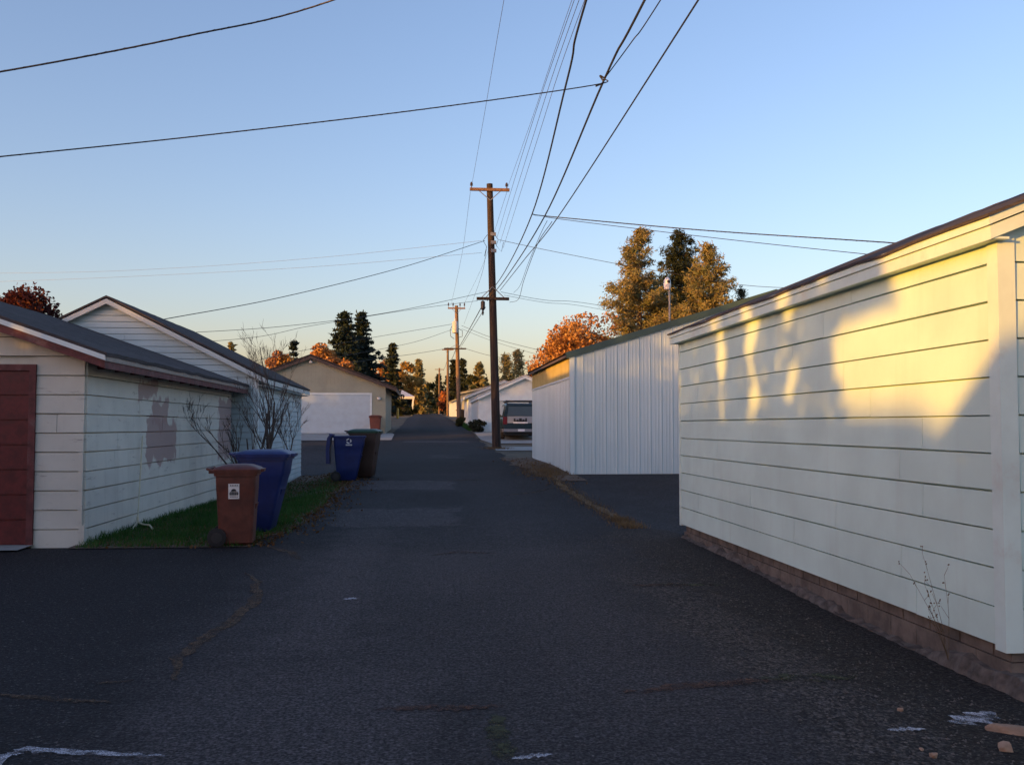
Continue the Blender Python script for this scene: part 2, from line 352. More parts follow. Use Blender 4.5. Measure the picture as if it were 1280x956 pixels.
sheet('gravel_verge', M['soil'], lambda y: (2.75 + wig(y, 5) + .45 * (1 - _sm(23, 30, y)), 3.95), [23 + .25 * i for i in range(46)], 6, .008)
sheet('pale_strip', M['concrete'], lambda y: (2.9, 9), [38.4 + .2 * i for i in range(14)], 12, .004)
sheet('door_slab', M['concrete'], lambda y: (-11, -5.12), [12.75, 13.0, 13.31], 12, .025)
sheet('lawn_base', M['soil'], lambda y: (-4.6, alley_x(max(y, 13.06))[0] + .1), [12.95 + .25 * i for i in range(76)], 8, .012)
def ribbon(name, mat, pts, w, dz=.006):
    m = MB(); P = []
    for i in range(len(pts) - 1):
        for k in range(8):
            t = k / 8; P.append(Vector(pts[i][:2]).lerp(Vector(pts[i + 1][:2]), t))
    P.append(Vector(pts[-1][:2])); vs = []
    rr = random.Random(len(pts) + int(w * 1000))
    for i, q in enumerate(P):
        t = (P[min(i + 1, len(P) - 1)] - P[max(i - 1, 0)]).normalized(); nrm = Vector((-t.y, t.x))
        e = min(1, .25 + 3 * min(i, len(P) - 1 - i) / len(P)); j = rr.uniform(-.25, .25) * w
        for sgn in (-1, 1):
            u = q + nrm * (sgn * w / 2 * e * rr.uniform(.7, 1.25) + j); vs.append((u.x, u.y, G(u.x, u.y) + dz))
    m.add(vs, [(2 * i, 2 * i + 1, 2 * i + 3, 2 * i + 2) for i in range(len(P) - 1)])
    return m.build(name, mat, fix=False)
def gp(px, py):  # pixel to the flat ground near the camera
    v = _F + _R * ((px - 640) / 1200) + _U * ((478 - py) / 1200); t = EYE / -v.z; return (v.x * t, v.y * t)
for pts, mt, w in (([gp(330, 683), gp(355, 688), gp(378, 700)], 'seam', .13), ([gp(308, 716), gp(322, 728), gp(318, 752), gp(285, 780), (gp(262, 795)), gp(222, 822), gp(218, 850)], 'seam', .11),
                   ([gp(0, 868), gp(60, 874), gp(140, 878)], 'seam', .07), ([gp(120, 855), gp(170, 850)], 'seam', .05),
                   ([gp(470, 888), gp(520, 884), gp(570, 886), gp(630, 882)], 'seam_red', .09), ([gp(780, 866), gp(860, 858), gp(920, 853), gp(960, 850)], 'seam_red', .13),
                   ([gp(950, 848), gp(1010, 842), gp(1075, 836)], 'moss', .16), ([gp(622, 890), gp(627, 925), gp(632, 956)], 'moss', .12),
                   ([gp(790, 732), gp(830, 730), gp(870, 728)], 'seam_red', .13), ([gp(820, 729), gp(860, 728), gp(905, 727)], 'moss', .12), ([gp(540, 695), gp(570, 690), gp(620, 692)], 'seam_red', .1)):
    kind(ribbon('asphalt_crack', M[mt], pts, w), 'structure')
kind(ribbon('grassy_seam', M['straw'], [(3.3, 14.9), (3.26, 17), (3.22, 19.5), (3.15, 22), (3.3, 24.5)], .16, .01), 'structure')
kind(ribbon('asphalt_crack', M['seam'], [(1.6, 20.4), (2.4, 20.9), (3.2, 22.0)], .14), 'structure')
kind(ribbon('asphalt_crack', M['seam_red'], [(.6, 24.5), (1.5, 24.7)], .2), 'structure')
for lab, pts, w in (('white sprayed corner mark on the asphalt at the lower left', [gp(-40, 990), gp(10, 945), gp(30, 938), gp(110, 942), gp(205, 947)], .07),
                    ('short white spray dash at the bottom middle of the alley', [gp(640, 950), gp(668, 946), gp(690, 944)], .05),
                    ('thin white spray dash on asphalt near the pale stones', [gp(1110, 909), gp(1132, 905), gp(1156, 902)], .05),
                    ('wide feathered white spray splash beside the pale stones', [gp(1188, 890), gp(1215, 882), gp(1245, 874)], .16),
                    ('small white paint spot alone on the mid alley asphalt', [gp(431, 750), gp(439, 749), gp(447, 749)], .1)):
    tag(ribbon('paint_mark', M['spray'], pts, w, .009), lab, 'paint mark')

# ------------------------------------------------------------------ building kit
def lap(mb, O, u, nrm, f0, f1, z0, z1, bh, seed=1, t0=.013, t1=.024, holes=(), joint=3.2, jit=0, gap=.012):
    """lapped boards on a wall: O origin (z ignored), u along, nrm outward, u limits f0(z) f1(z)"""
    rr = random.Random(seed); u = Vector(u); nrm = Vector(nrm); z = z0; O = Vector((O[0], O[1], 0))
    while z < z1 - .01:
        zt = min(z + bh, z1); a0, b0, a1, b1 = f0(z), f1(z), f0(zt), f1(zt)
        if b0 - a0 < .03: break
        if b1 - a1 < .01: mid = (a1 + b1) / 2; a1, b1 = mid - .005, mid + .005
        cuts = [(0, 1)]
        xs_ = []; x = a0 + rr.uniform(.5, joint)
        while x < b0 - .3: xs_.append(x); x += rr.uniform(joint * .6, joint * 1.5)
        segs = []; prev = None
        edges = [None] + xs_ + [None]
        for i in range(len(edges) - 1):
            l0, l1 = (a0, a1) if edges[i] is None else (edges[i] + .003, edges[i] + .003)
            r0, r1 = (b0, b1) if edges[i + 1] is None else (edges[i + 1] - .003, edges[i + 1] - .003)
            l1, r1 = max(l1, a1), min(r1, b1)
            if r1 <= l1: r1 = l1 + .003
            segs.append([l0, r0, l1, r1])
        for (h0, h1, hz0, hz1) in holes:
            if zt > hz0 + .02 and z < hz1 - .02:
                ns = []
                for l0, r0, l1, r1 in segs:
                    if r0 <= h0 or l0 >= h1: ns.append([l0, r0, l1, r1]); continue
                    if l0 < h0: ns.append([l0, h0, l1, h0])
                    if r0 > h1: ns.append([h1, r0, h1, r1])
                segs = ns
        for l0, r0, l1, r1 in segs:
            d = rr.uniform(-jit, jit); e = rr.uniform(-jit, jit) * .5
            P = lambda uu, zz, k: O + u * uu + nrm * k + Vector((0, 0, zz))
            mb.hexa([P(l0, z + d, -.03), P(r0, z + e, -.03), P(r0, z + e, t1), P(l0, z + d, t1), P(l1, zt - gap, -.03), P(r1, zt - gap, -.03), P(r1, zt - gap, t0), P(l1, zt - gap, t0)])
        z = zt
def vert(mb, O, u, nrm, a, b, z0, ztop, w=.2, gap=.012, t=.016, holes=()):
    u = Vector(u); nrm = Vector(nrm); O = Vector((O[0], O[1], 0)); x = a
    while x < b - .02:
        e = min(x + w, b) - gap
        zs = [(z0, None)]
        for (h0, h1, hz0, hz1) in holes:
            if (x + e) / 2 > h0 and (x + e) / 2 < h1: zs = [(hz1, None)]
        for zz, _ in zs:
            P = lambda uu, q, k: O + u * uu + nrm * k + Vector((0, 0, q))
            mb.hexa([P(x, zz, 0), P(e, zz, 0), P(e, zz, t), P(x, zz, t), P(x, ztop(x), 0), P(e, ztop(e), 0), P(e, ztop(e), t), P(x, ztop(x), t)])
        x += w
def roof_slope(mb, xe, ze, xr, zr, y0, y1, th=.045, jit=.008, seed=3):
    rr = random.Random(seed); rings = []; N = max(2, int((y1 - y0) / .45))
    for i in range(N + 1):
        y = y0 + (y1 - y0) * i / N; j = rr.uniform(-jit, jit); k = rr.uniform(-jit, jit)
        rings.append([(xe, y, ze + j), (xr, y, zr + k), (xr, y, zr + th + k), (xe, y, ze + th + j)])
    mb.loft(rings)
def core(mb, x0, x1, y0, y1, zb, ze, xr, zr):
    mb.prism([(x0, y0, zb), (x1, y0, zb), (x1, y0, ze), (xr, y0, zr), (x0, y0, ze)], (0, y1 - y0, 0))
def fascia_pair(mb, x0, x1, xr, ze, zr, y0, y1, ox, h=.14, t=.025, eaves=(-1, 1), both=True):
    """eave boards along y and rake boards at the gable ends; heights measured at the wall lines"""
    for sgn, xw in ((-1, x0), (1, x1)):
        s = (zr - ze) / abs(xr - xw); xe = xw + sgn * ox; zt = ze - s * ox
        if sgn in eaves: mb.box(min(xe, xe - sgn * t), y0 + .03, zt - h, max(xe, xe - sgn * t), y1 - .03, zt - .004)
        for y in ((y0, y1) if both else (y0,)):
            yy0, yy1 = (y, y + t) if y == y0 else (y - t, y)
            mb.hexa([(xe, yy0, zt - h), (xr, yy0, zr - h), (xr, yy1, zr - h), (xe, yy1, zt - h), (xe, yy0, zt - .004), (xr, yy0, zr - .004), (xr, yy1, zr - .004), (xe, yy1, zt - .004)])
def panel_door(root, x0, x1, y, z0, z1, mat, rows, frame_mat, fw=.1, cols=1, fproud=.035):
    m = MB(); h = (z1 - z0) / rows
    for r in range(rows):
        m.box(x0, y - .014, z0 + r * h + .012, x1, y + .02, z0 + (r + 1) * h - .012)
        if cols > 1:
            w = (x1 - x0) / cols
            for c in range(cols): m.box(x0 + c * w + .08, y - .02, z0 + r * h + .09, x0 + (c + 1) * w - .08, y - .005, z0 + (r + 1) * h - .09)
    m.box(x0, y + .006, z0, x1, y + .03, z1)
    d = m.build('garage_door', mat, root)
    m = MB(); m.box(x0 - fw, y - fproud, z0, x0, y + .03, z1 + fw); m.box(x1, y - fproud, z0, x1 + fw, y + .03, z1 + fw); m.box(x0, y - fproud - .002, z1, x1, y + .03, z1 + fw)
    m.build('door_frame', frame_mat, root)
    return d

# ---- left cream garage with the red door
X, Y0, Y1, XL = -4.5, 13.3, 23.0, -12.9
XR = (X + XL) / 2; ZE = 2.62; ZR = ZE + (X - XR) * .35
g = thing('cream_garage', 'weathered cream lap-sided garage with red door and dark shingle roof', 'garage', (XR, (Y0 + Y1) / 2, 0))
m = MB(); core(m, XL + .01, X - .045, Y0 + .045, Y1 - .01, -.15, ZE - .02, XR, ZR - .03)
lap(m, (X - .012, Y0), (0, 1, 0), (1, 0, 0), lambda z: .03, lambda z: Y1 - Y0, -.02, 2.58, .255, 4, jit=.006, joint=2.8, gap=.015)
rl = lambda z: max(0, (z - ZE) / .35)
lap(m, (XL, Y0 + .012), (1, 0, 0), (0, -1, 0), lambda z: .0 + rl(z), lambda z: X - XL - .02 - rl(z), -.02, ZR - .05, .255, 9, jit=.005, joint=9, gap=.013, holes=[(1.2, X - XL - .66, -.1, 2.42)])
m.build('wall', M['cream'], g)
m = MB(); m.box(X - .06, Y0 - .014, -.02, X + .014, Y0 + .07, .28); m.box(X - .075, Y0 - .016, .28, X - .02, Y0 + .01, 1.25); m.build('corner_board', M['cream'], g)
m = MB(); roof_slope(m, X + .36, ZE - .126 + .02, XR, ZR + .02, Y0 - .32, Y1 + .3, .05, .012, 1); roof_slope(m, XL - .36, ZE - .126 + .02, XR, ZR + .02, Y0 - .32, Y1 + .3, .05, .012, 2); m.build('roof', M['roof_dark'], g)
m = MB(); fascia_pair(m, XL, X, XR, ZE, ZR, Y0 - .3, Y1 + .28, .33, .15); m.build('fascia', M['red_trim'], g)
m = MB()
for sgn, xw in ((-1, XL), (1, X)):
    xe = xw + sgn * .34; zt = ZE - .12
    m.hexa([(xe, Y0 - .325, zt - .045), (XR, Y0 - .325, ZR - .04), (XR, Y0 - .302, ZR - .04), (xe, Y0 - .302, zt - .045), (xe, Y0 - .325, zt + .022), (XR, Y0 - .325, ZR + .022), (XR, Y0 - .302, ZR + .022), (xe, Y0 - .302, zt + .022)])
m.build('rake_trim', M['white'], g)
m = MB(); m.box(X + .333, Y0 - .29, ZE - .17, X + .345, Y1 + .27, ZE - .105); m.build('drip_edge', M['steel'], g)
for i in range(13):
    m = MB(); y = Y0 + .4 + i * .75; m.box(X + .004, y, ZE - .24, X + .3, y + .05, ZE - .13); m.build('rafter_tail', M['red_trim'], g)
dx0, dx1 = XL + 1.25, X - .72
d = panel_door(g, dx0, dx1, Y0 - .012, .03, 2.33, M['red_paint'], 7, M['red_trim'], .085, 1)
m = MB(); m.box(-6.02, Y0 - .03, 1.9, -5.9, Y0 + .01, 2.05); m.build('handle', M['black_plastic'], d)

# ---- second left garage, pale siding
X, Y0, Y1, XL = -3.95, 23.35, 31.6, -10.9
XR = (X + XL) / 2; ZE = 2.83; ZR = 4.58
g = thing('pale_garage', 'pale blue-white garage with narrow siding and steep dark roof', 'garage', (XR, (Y0 + Y1) / 2, 0))
s = (ZR - ZE) / (X - XR)
m = MB(); core(m, XL + .01, X - .045, Y0 + .045, Y1 - .01, -.2, ZE - .02, XR, ZR - .03)
lap(m, (X - .012, Y0), (0, 1, 0), (1, 0, 0), lambda z: .1, lambda z: Y1 - Y0 - .02, 0, 2.8, .145, 4, t1=.02, gap=.013)
rl2 = lambda z: max(0, (z - ZE) / s)
lap(m, (XL, Y0 + .012), (1, 0, 0), (0, -1, 0), lambda z: rl2(z), lambda z: X - XL - .1 - rl2(z), 0, ZR - .03, .145, 9, t1=.02, joint=9, gap=.013)
m.build('wall', M['pale_blue'], g)
m = MB(); m.box(X - .1, Y0 - .016, -.05, X + .016, Y0 + .1, ZE - .06); m.build('corner_board', M['white'], g)
m = MB(); roof_slope(m, X + .25, ZE - .25 * s + .02, XR, ZR + .02, Y0 - .2, Y1 + .2, .05, .006, 5); roof_slope(m, XL - .25, ZE - .25 * s + .02, XR, ZR + .02, Y0 - .2, Y1 + .2, .05, .006, 6); m.build('roof', M['roof_dark'], g)
m = MB(); fascia_pair(m, XL, X, XR, ZE, ZR, Y0 - .19, Y1 + .19, .24, .12); m.build('fascia', M['off_white'], g)
m = MB(); m.box(X, Y0 - .15, ZE - .28, X + .21, Y1 + .15, ZE - .265); m.build('soffit', M['off_white'], g)

# ---- tan garage with wide white door
X, Y0, Y1, XL = -2.05, 52.0, 61.0, -9.98
XR = (X + XL) / 2; ZB = 1.15; ZE = 3.82; ZR = 5.33; s = (ZR - ZE) / (X - XR)
g = thing('tan_garage', 'tan vertical-panel garage with wide white overhead door', 'garage', (XR, (Y0 + Y1) / 2, ZB))
m = MB(); core(m, XL, X - .016, Y0 + .016, Y1, ZB - .3, ZE, XR, ZR)
zt = lambda uu: ZE + s * min(uu, (X - XL) - uu) - .005
vert(m, (XL, Y0 + .016), (1, 0, 0), (0, -1, 0), 0, X - XL, ZB - .1, zt, .2, holes=[(2.0, 7.1, 0, 3.32)])
vert(m, (X - .016, Y0), (0, 1, 0), (1, 0, 0), .02, Y1 - Y0, ZB - .1, lambda q: ZE - .01, .2)
m.build('wall', M['tan'], g)
m = MB(); m.box(XL + .05, Y0 - .02, 3.98, X - .05, Y0 - .002, 4.02); m.build('band_board', M['tan'], g)
m = MB(); roof_slope(m, X + .6, ZE - .6 * s + .02, XR, ZR + .02, Y0 - .3, Y1 + .3, .06, .006, 5); roof_slope(m, XL - .6, ZE - .6 * s + .02, XR, ZR + .02, Y0 - .3, Y1 + .3, .06, .006, 6); m.build('roof', M['roof_brown'], g)
m = MB(); fascia_pair(m, XL, X, XR, ZE, ZR, Y0 - .28, Y1 + .28, .58, .17); m.build('fascia', M['brown_trim'], g)
panel_door(g, XL + 2.1, XL + 7.1, Y0 - .005, 1.2, 3.26, M['door_white'], 4, M['white'], .1, 1)
for x_, z_ in ((XR, ZR - .28), (-2.4, 3.1)):
    m = MB(); m.lathe([(.05, -.12), (.09, -.1), (.1, 0), (.02, .05)], (x_, Y0 - .1, z_), 10); m.build('wall_lamp', M['opal'], g)

# ---- right ivory garage in the foreground
X, Y0, Y1, XL = 3.7, 5.86, 13.66, 10.7
XR = (X + XL) / 2; ZB = .19; ZE = 2.93; s = .4; ZR = ZE + (XR - X) * s
g = thing('ivory_garage', 'large ivory lap-sided garage on a crumbling block footing', 'garage', (XR, (Y0 + Y1) / 2, 0))
m = MB(); core(m, X + .045, XL, Y0 + .045, Y1, ZB, ZE - .02, XR, ZR - .02)
lap(m, (X + .012, Y0), (0, 1, 0), (-1, 0, 0), lambda z: .11, lambda z: Y1 - Y0 - .05, ZB, 2.9, .2475, 21, t1=.02, joint=3.6, jit=.004)
rl3 = lambda z: max(0, (z - ZE) / s)
lap(m, (X, Y0 + .012), (1, 0, 0), (0, -1, 0), lambda z: .11 + rl3(z), lambda z: XL - X - rl3(z), ZB, ZR - .03, .2475, 22, t1=.02, joint=6)
m.build('wall', M['ivory'], g)
m = MB(); m.box(X - .018, Y0 - .018, ZB - .03, X + .1, Y0 + .1, ZE - .06); m.build('corner_board', M['ivory_trim'], g)
m = MB(); m.box(X - .014, Y1 - .05, ZB - .02, X + .06, Y1 + .016, ZE - .09); m.build('corner_board', M['ivory_trim'], g)
m = MB()
for k in range(20):
    y = Y0 + .03 + k * .4
    if y > Y1 - .1: break
    e = min(y + .392, Y1 - .02); m.box(X + .045, y, -.2, X + .25, e, .085); m.box(X + .05, y - .19 if k else y, .093, X + .25, e - .2, ZB - .003)
m.box(X + .255, Y0 + .03, -.2, XL - .05, Y0 + .2, ZB - .004); m.box(X + .07, Y0 + .1, -.2, X + .24, Y1 - .05, ZB - .006)
m.build('foundation', M['block'], g)
m = MB(); rr = random.Random(12); rings = []
for i in range(100):
    y = Y0 - .25 + i * .08; a = rr.uniform(-.02, .012); gz_ = G(X - .05, y); h = gz_ + max(.008, .035 + .03 * math.sin(y * 2.3) + .015 * math.sin(y * 9) + rr.uniform(-.02, .018)) + .05 * (1 - _sm(6.2, 7.2, y))
    rings.append([(X - .06 + a, y, gz_ - .06), (X + .2, y, gz_ - .06), (X + .2, y, h), (X + .035, y, h + rr.uniform(-.012, .012)), (X + .0 + a, y, h - rr.uniform(0, .012)), (X - .03 + a, y, gz_ + (h - gz_) * rr.uniform(.2, .6))])
m.loft(rings); m.build('footing', M['footing'], g)
m = MB(); roof_slope(m, X - .14, ZE - .14 * s + .05, XR, ZR + .055, Y0 - .13, Y1 + .16, .02, .011, 5); roof_slope(m, XL + .14, ZE - .14 * s + .05, XR, ZR + .055, Y0 - .13, Y1 + .16, .02, .011, 6); m.build('roof', M['roof_dark'], g)
m = MB(); zt_ = ZE - .12 * s
m.box(X - .11, Y0 - .073, zt_ - .095, X - .085, Y1 + .13, zt_ - .008); m.box(X - .125, Y0 - .073, zt_ - .004, X - .085, Y1 + .14, zt_ + .06)
m.build('fascia', M['ivory_trim'], g)
m = MB(); m.box(X - .083, Y0 - .09, zt_ - .09, X + .02, Y1 + .12, zt_ - .075); m.build('soffit', M['ivory_trim'], g)
m = MB(); xe = X - .11
for (h0, h1, ya_, yb_, o_) in ((-.095, -.008, Y0 - .1, Y0 - .075, .111), (-.004, .06, Y0 - .115, Y0 - .075, .126)):
    for sg, xw in ((1, X - o_), (-1, XL + o_)):
        m.hexa([(xw, ya_, zt_ + h0), (XR, ya_, ZR + h0), (XR, yb_, ZR + h0), (xw, yb_, zt_ + h0), (xw, ya_, zt_ + h1), (XR, ya_, ZR + h1), (XR, yb_, ZR + h1), (xw, yb_, zt_ + h1)])
m.build('rake_board', M['ivory_trim'], g)

# ---- white sheet-metal building
X, Y0, Y1, XL = 3.85, 25.0, 34.2, 15.0
XR = (X + XL) / 2; ZB = .3; ZE = 3.5; ZR = 5.2; s = (ZR - ZE) / (XR - X)
g = thing('metal_building', 'white ribbed sheet-metal building with green roof trim', 'building', (XR, (Y0 + Y1) / 2, ZB))
m = MB(); core(m, X + .02, XL, Y0 + .02, Y1, ZB + .03, ZE, XR, ZR)
def ribs(mb, O, u, nrm, L, z0, top, pitch=.3):
    u = Vector(u); nrm = Vector(nrm); O = Vector((O[0], O[1], 0)); prof = [(0, 0), (.01, .018), (.035, .018), (.055, 0), (.125, 0), (.13, .005), (.15, .005), (.155, 0), (.215, 0), (.22, .005), (.24, .005), (.245, 0)]
    pts = []; x = 0
    while x < L - .05:
        pts += [(x + a, b) for a, b in prof if x + a < L]; x += pitch
    pts.append((L, 0)); vs = []
    for a, b in pts:
        q = O + u * a + nrm * (b + .004); vs += [(q.x, q.y, z0), (q.x, q.y, top(a))]
    mb.add(vs, [(2 * i, 2 * i + 2, 2 * i + 3, 2 * i + 1) for i in range(len(pts) - 1)])
ribs(m, (X, Y0 + .018), (1, 0, 0), (0, -1, 0), XL - X, ZB + .03, lambda a: ZE + s * min(a, XL - X - a) - .02)
ribs(m, (X + .018, Y0), (0, 1, 0), (-1, 0, 0), Y1 - Y0, ZB + .03, lambda a: 2.86)
m.build('wall', M['sheet'], g, fix=False)
m = MB(); m.box(X - .03, Y0 - .034, ZB + .03, X + .09, Y0 + .09, ZE - .05); m.build('corner_trim', M['sheet'], g)
m = MB(); m.box(X + .012, Y0 + .1, 2.9, X + .03, Y1, 3.45)
for i in range(40): m.box(X - .004, Y0 + .2 + i * .225, 2.9, X + .012, Y0 + .24 + i * .225, 3.45)
m.build('light_panel', M['yellow_panel'], g)
m = MB(); m.box(X - .02, Y0 + .09, 2.85, X + .02, Y1, 2.9); m.build('flashing', M['white'], g)
m = MB()
for xa, za, xb, zb in ((X - .12, ZE - .12 * s, XR, ZR), (XL + .12, ZE - .12 * s, XR, ZR)):
    m.hexa([(xa, Y0 - .07, za - .1), (xb, Y0 - .07, zb - .1), (xb, Y0 - .04, zb - .1), (xa, Y0 - .04, za - .1), (xa, Y0 - .07, za + .07), (xb, Y0 - .07, zb + .07), (xb, Y0 - .04, zb + .07), (xa, Y0 - .04, za + .07)])
m.build('rake_trim', M['green_trim'], g)
m = MB(); m.box(X - .14, Y0 - .02, ZE - .1, X - .12, Y1 + .05, ZE + .01); m.build('eave_trim', M['brown_trim'], g)
m = MB(); roof_slope(m, X - .14, ZE - .14 * s + .005, XR, ZR + .005, Y0 - .04, Y1 + .05, .05, 0); roof_slope(m, XL + .14, ZE - .14 * s + .005, XR, ZR + .005, Y0 - .04, Y1 + .05, .05, 0); m.build('roof', M['green_trim'], g)
m = MB(); m.box(X + .05, Y0 + .06, -.1, XL - .05, Y1 - .05, ZB + .04); m.build('foundation', M['soil'], g)

# ---- the row of garages further up on the right
def far_garage(name, label, xa, xb, y0, y1, ze, zr, mat, trim, roof, door=None, ox=.35, pitch_w=.3):
    xr = (xa + xb) / 2; zb = G(xa, y0); s = (zr - ze) / (xr - xa)
    g = thing(name, label, 'garage', (xr, (y0 + y1) / 2, zb))
    m = MB(); core(m, xa + .016, xb, y0 + .016, y1, zb - .4, ze, xr, zr)
    vert(m, (xa, y0 + .016), (1, 0, 0), (0, -1, 0), 0, xb - xa, zb, lambda q: ze + s * min(q, xb - xa - q) - .01, pitch_w, holes=[(door[0] - xa, door[1] - xa, 0, door[2])] if door else ())
    vert(m, (xa + .016, y0), (0, 1, 0), (-1, 0, 0), .02, y1 - y0, zb, lambda q: ze - .01, pitch_w)
    m.build('wall', mat, g)
    m = MB(); roof_slope(m, xa - ox, ze - ox * s + .02, xr, zr + .02, y0 - .3, y1 + .2, .05, .003); roof_slope(m, xb + ox, ze - ox * s + .02, xr, zr + .02, y0 - .3, y1 + .2, .05, .003); m.build('roof', roof, g)
    m = MB(); fascia_pair(m, xa, xb, xr, ze, zr, y0 - .28, y1 + .18, ox - .02, .16); m.build('fascia', trim, g)
    if door: panel_door(g, door[0], door[1], y0 - .0, zb + .02, door[2] - .1, door[3], 4, trim, .09, 1, .1)
    return g
far_garage('white_garage', 'white garage behind the parked dark green vehicle', 3.06, 8.3, 54, 62.5, 3.25, 4.42, M['white'], M['white'], M['roof_pale'], (4.1, 7.3, 3.1, M['off_white']), .12)
far_garage('white_garage', 'second white garage up the alley with thick white rake trim', 3.3, 8.7, 72, 79, 3.86, 4.98, M['white'], M['white'], M['roof_pale'], (3.95, 8.1, 3.75, M['pale_blue']), .3)
far_garage('beige_garage', 'beige low-roofed garage behind the far utility pole', 3.4, 9.0, 86, 94, 4.62, 5.25, M['beige'], M['beige'], M['roof_brown'], None, .25)
far_garage('white_shed', 'small white shed far up the alley beyond the second pole', 3.3, 7.6, 122, 128, 4.7, 5.6, M['white'], M['tan'], M['roof_brown'], None, .1)

# ---- carport, small shelter far on the left
zc = G(-3, 138)
g = thing('carport', 'white roofed open carport with dark inside beyond the tan garage', 'carport', (-3.3, 138, zc))
m = MB(); m.hexa([(-7.5, 136, zc + 2.3), (-1.35, 136, zc + 2.3), (-1.35, 144, zc + 2.3), (-7.5, 144, zc + 2.3), (-7.5, 136, zc + 2.62), (-1.3, 136, zc + 2.62), (-3.2, 144, zc + 3.8), (-7.5, 144, zc + 3.8)]); m.build('roof', M['roof_pale'], g)
m = MB(); m.bar((-1.5, 136.2, zc + 2.3), (-1.75, 136.2, zc - .1), .22, .22, (0, 1, 0)); m.build('post', M['white'], g)
m = MB(); m.bar((-7.3, 136.2, zc + 2.3), (-7.3, 136.2, zc - .1), .22, .22, (0, 1, 0)); m.build('post', M['white'], g)
m = MB(); m.box(-7.4, 143.6, zc - .2, -1.8, 143.9, zc + 2.3); m.box(-7.45, 137, zc - .2, -7.3, 143.6, zc + 2.3); m.build('shade_wall', M['dark'], g)  # near-black colour stands in for the shade inside the carport
zc = G(-1, 172)
g = thing('shelter', 'tiny white shelter with dark hipped roof at the far alley end', 'shelter', (-.5, 172, zc))
m = MB()
for x_ in (-1.2, .25): m.box(x_, 171, zc - .1, x_ + .22, 171.2, zc + 1.3); m.box(x_, 173.4, zc - .1, x_ + .22, 173.6, zc + 1.3)
m.box(-1.25, 170.95, zc + 1.3, .5, 173.65, zc + 1.75); m.build('frame', M['white'], g)
m = MB(); m.prism([(-1.4, 170.8, zc + 1.75), (.65, 170.8, zc + 1.75), (.1, 170.8, zc + 2.5), (-.85, 170.8, zc + 2.5)], (0, 3, 0)); m.build('roof', M['roof_dark'], g)
zb = G(-2.2, 100); p = at(497, 523, 100)
m = MB(); m.lathe([(.13, zb - .2), (.13, zb + .95), (.1, zb + 1.02), (.03, zb + 1.05)], (p.x, 100, 0), 10); tag(m.build('bollard', M['yellow_paint'], smooth=40), 'yellow bollard standing in front of the dark carport', 'bollard')
print('setting done')

# ------------------------------------------------------------------ utility poles
def insul(m, c, h=.22, r=.06): m.lathe([(r * .3, 0), (r * .3, h * .35), (r, h * .4), (r * .7, h * .55), (r * .9, h * .65), (r * .5, h), (r * .2, h * 1.05)], c, 8)
def upole(label, base, top, r0, r1, mat):
    g = thing('utility_pole', label, 'utility pole', base, 'utility poles along the alley')
    b, t = Vector(base) - V(0, 0, .3), Vector(top); N = 9
    m = MB(); m.tube([b.lerp(t, i / N) for i in range(N + 1)], [r0 + (r1 - r0) * i / N for i in range(N + 1)], 14); m.build('pole', mat, g, smooth=50)
    return g, lambda z: b + (t - b) * ((z - b.z) / (t.z - b.z))
PB = (3.03, 40, .66)
g, P = upole('tall dark near utility pole leaning left beside the parking pad', PB, (2.72, 40, 11.78), .19, .13, M['pole'])
def arm(g, P, z, l, r, mat, y=-.16, h=.12, brace=-.45, inset=.55):
    c = P(z); m = MB(); m.box(c.x - l, c.y + y - .05, z - h / 2, c.x + r, c.y + y + .05, z + h / 2); a = m.build('crossarm', mat, g)
    m = MB()
    for sx in (-l * inset, r * inset): m.bar((c.x + sx, c.y + y, z + (.05 if brace > 0 else -.05)), (P(z + brace).x, c.y + y, z + brace), .03, .03)
    m.build('brace', M['steel'], g); return c
c = arm(g, P, 11.5, .85, .82, M['arm'])
for sx in (-.78, .7):
    m = MB(); insul(m, (c.x + sx, c.y - .16, 11.56), .24, .07); m.build('insulator', M['porcelain'], g)
c = arm(g, P, 6.9, .68, .68, M['pole'], brace=.5, inset=.7)
m = MB(); m.lathe([(.02, 0), (.09, -.05), (.09, -.35), (.03, -.42), (.05, -.5), (.02, -.62)], (c.x - .42, c.y - .16, 6.82), 8); m.build('cable_terminal', M['black_plastic'], g)
m = MB(); m.tube([(P(9.6).x + .16, 39.9, 9.6), (P(9.6).x + .3, 39.9, 9.4), (P(9.2).x + .2, 39.9, 9.15), (P(9).x + .42, 39.9, 8.9), (P(8.8).x + .5, 39.9, 9.3)], .012, 5)
m.tube([(P(9.6).x - .16, 39.9, 9.6), (P(9.6).x - .34, 39.9, 9.35), (P(9.2).x - .2, 39.9, 9.1), (P(8.7).x - .3, 39.9, 8.7)], .012, 5); m.build('jumper', M['cable'], g)
for zz in (9.65, 9.3, 8.95):
    m = MB(); m.box(P(zz).x - .03, 39.8, zz - .1, P(zz).x + .2, 39.9, zz + .04); m.build('spool_bracket', M['steel'], g)
g, P2 = upole('second utility pole carrying a pale transformer', (3.03, 83, G(3, 83)), (2.77, 83, 12.0), .2, .15, M['pole_grey'])
c = arm(g, P2, 11.75, .75, .75, M['arm'], y=-.18)
for sx in (-.7, -.3, .3, .68):
    m = MB(); insul(m, (c.x + sx, c.y - .18, 11.82), .4, .07); m.build('insulator', M['porcelain'], g)
m = MB(); m.lathe([(.1, 9.55), (.26, 9.6), (.26, 10.5), (.2, 10.58), (.08, 10.62), (.08, 10.8), (.04, 10.85)], (c.x - .12, 82.55, 0), 14); m.build('transformer', M['transformer'], g, smooth=40)
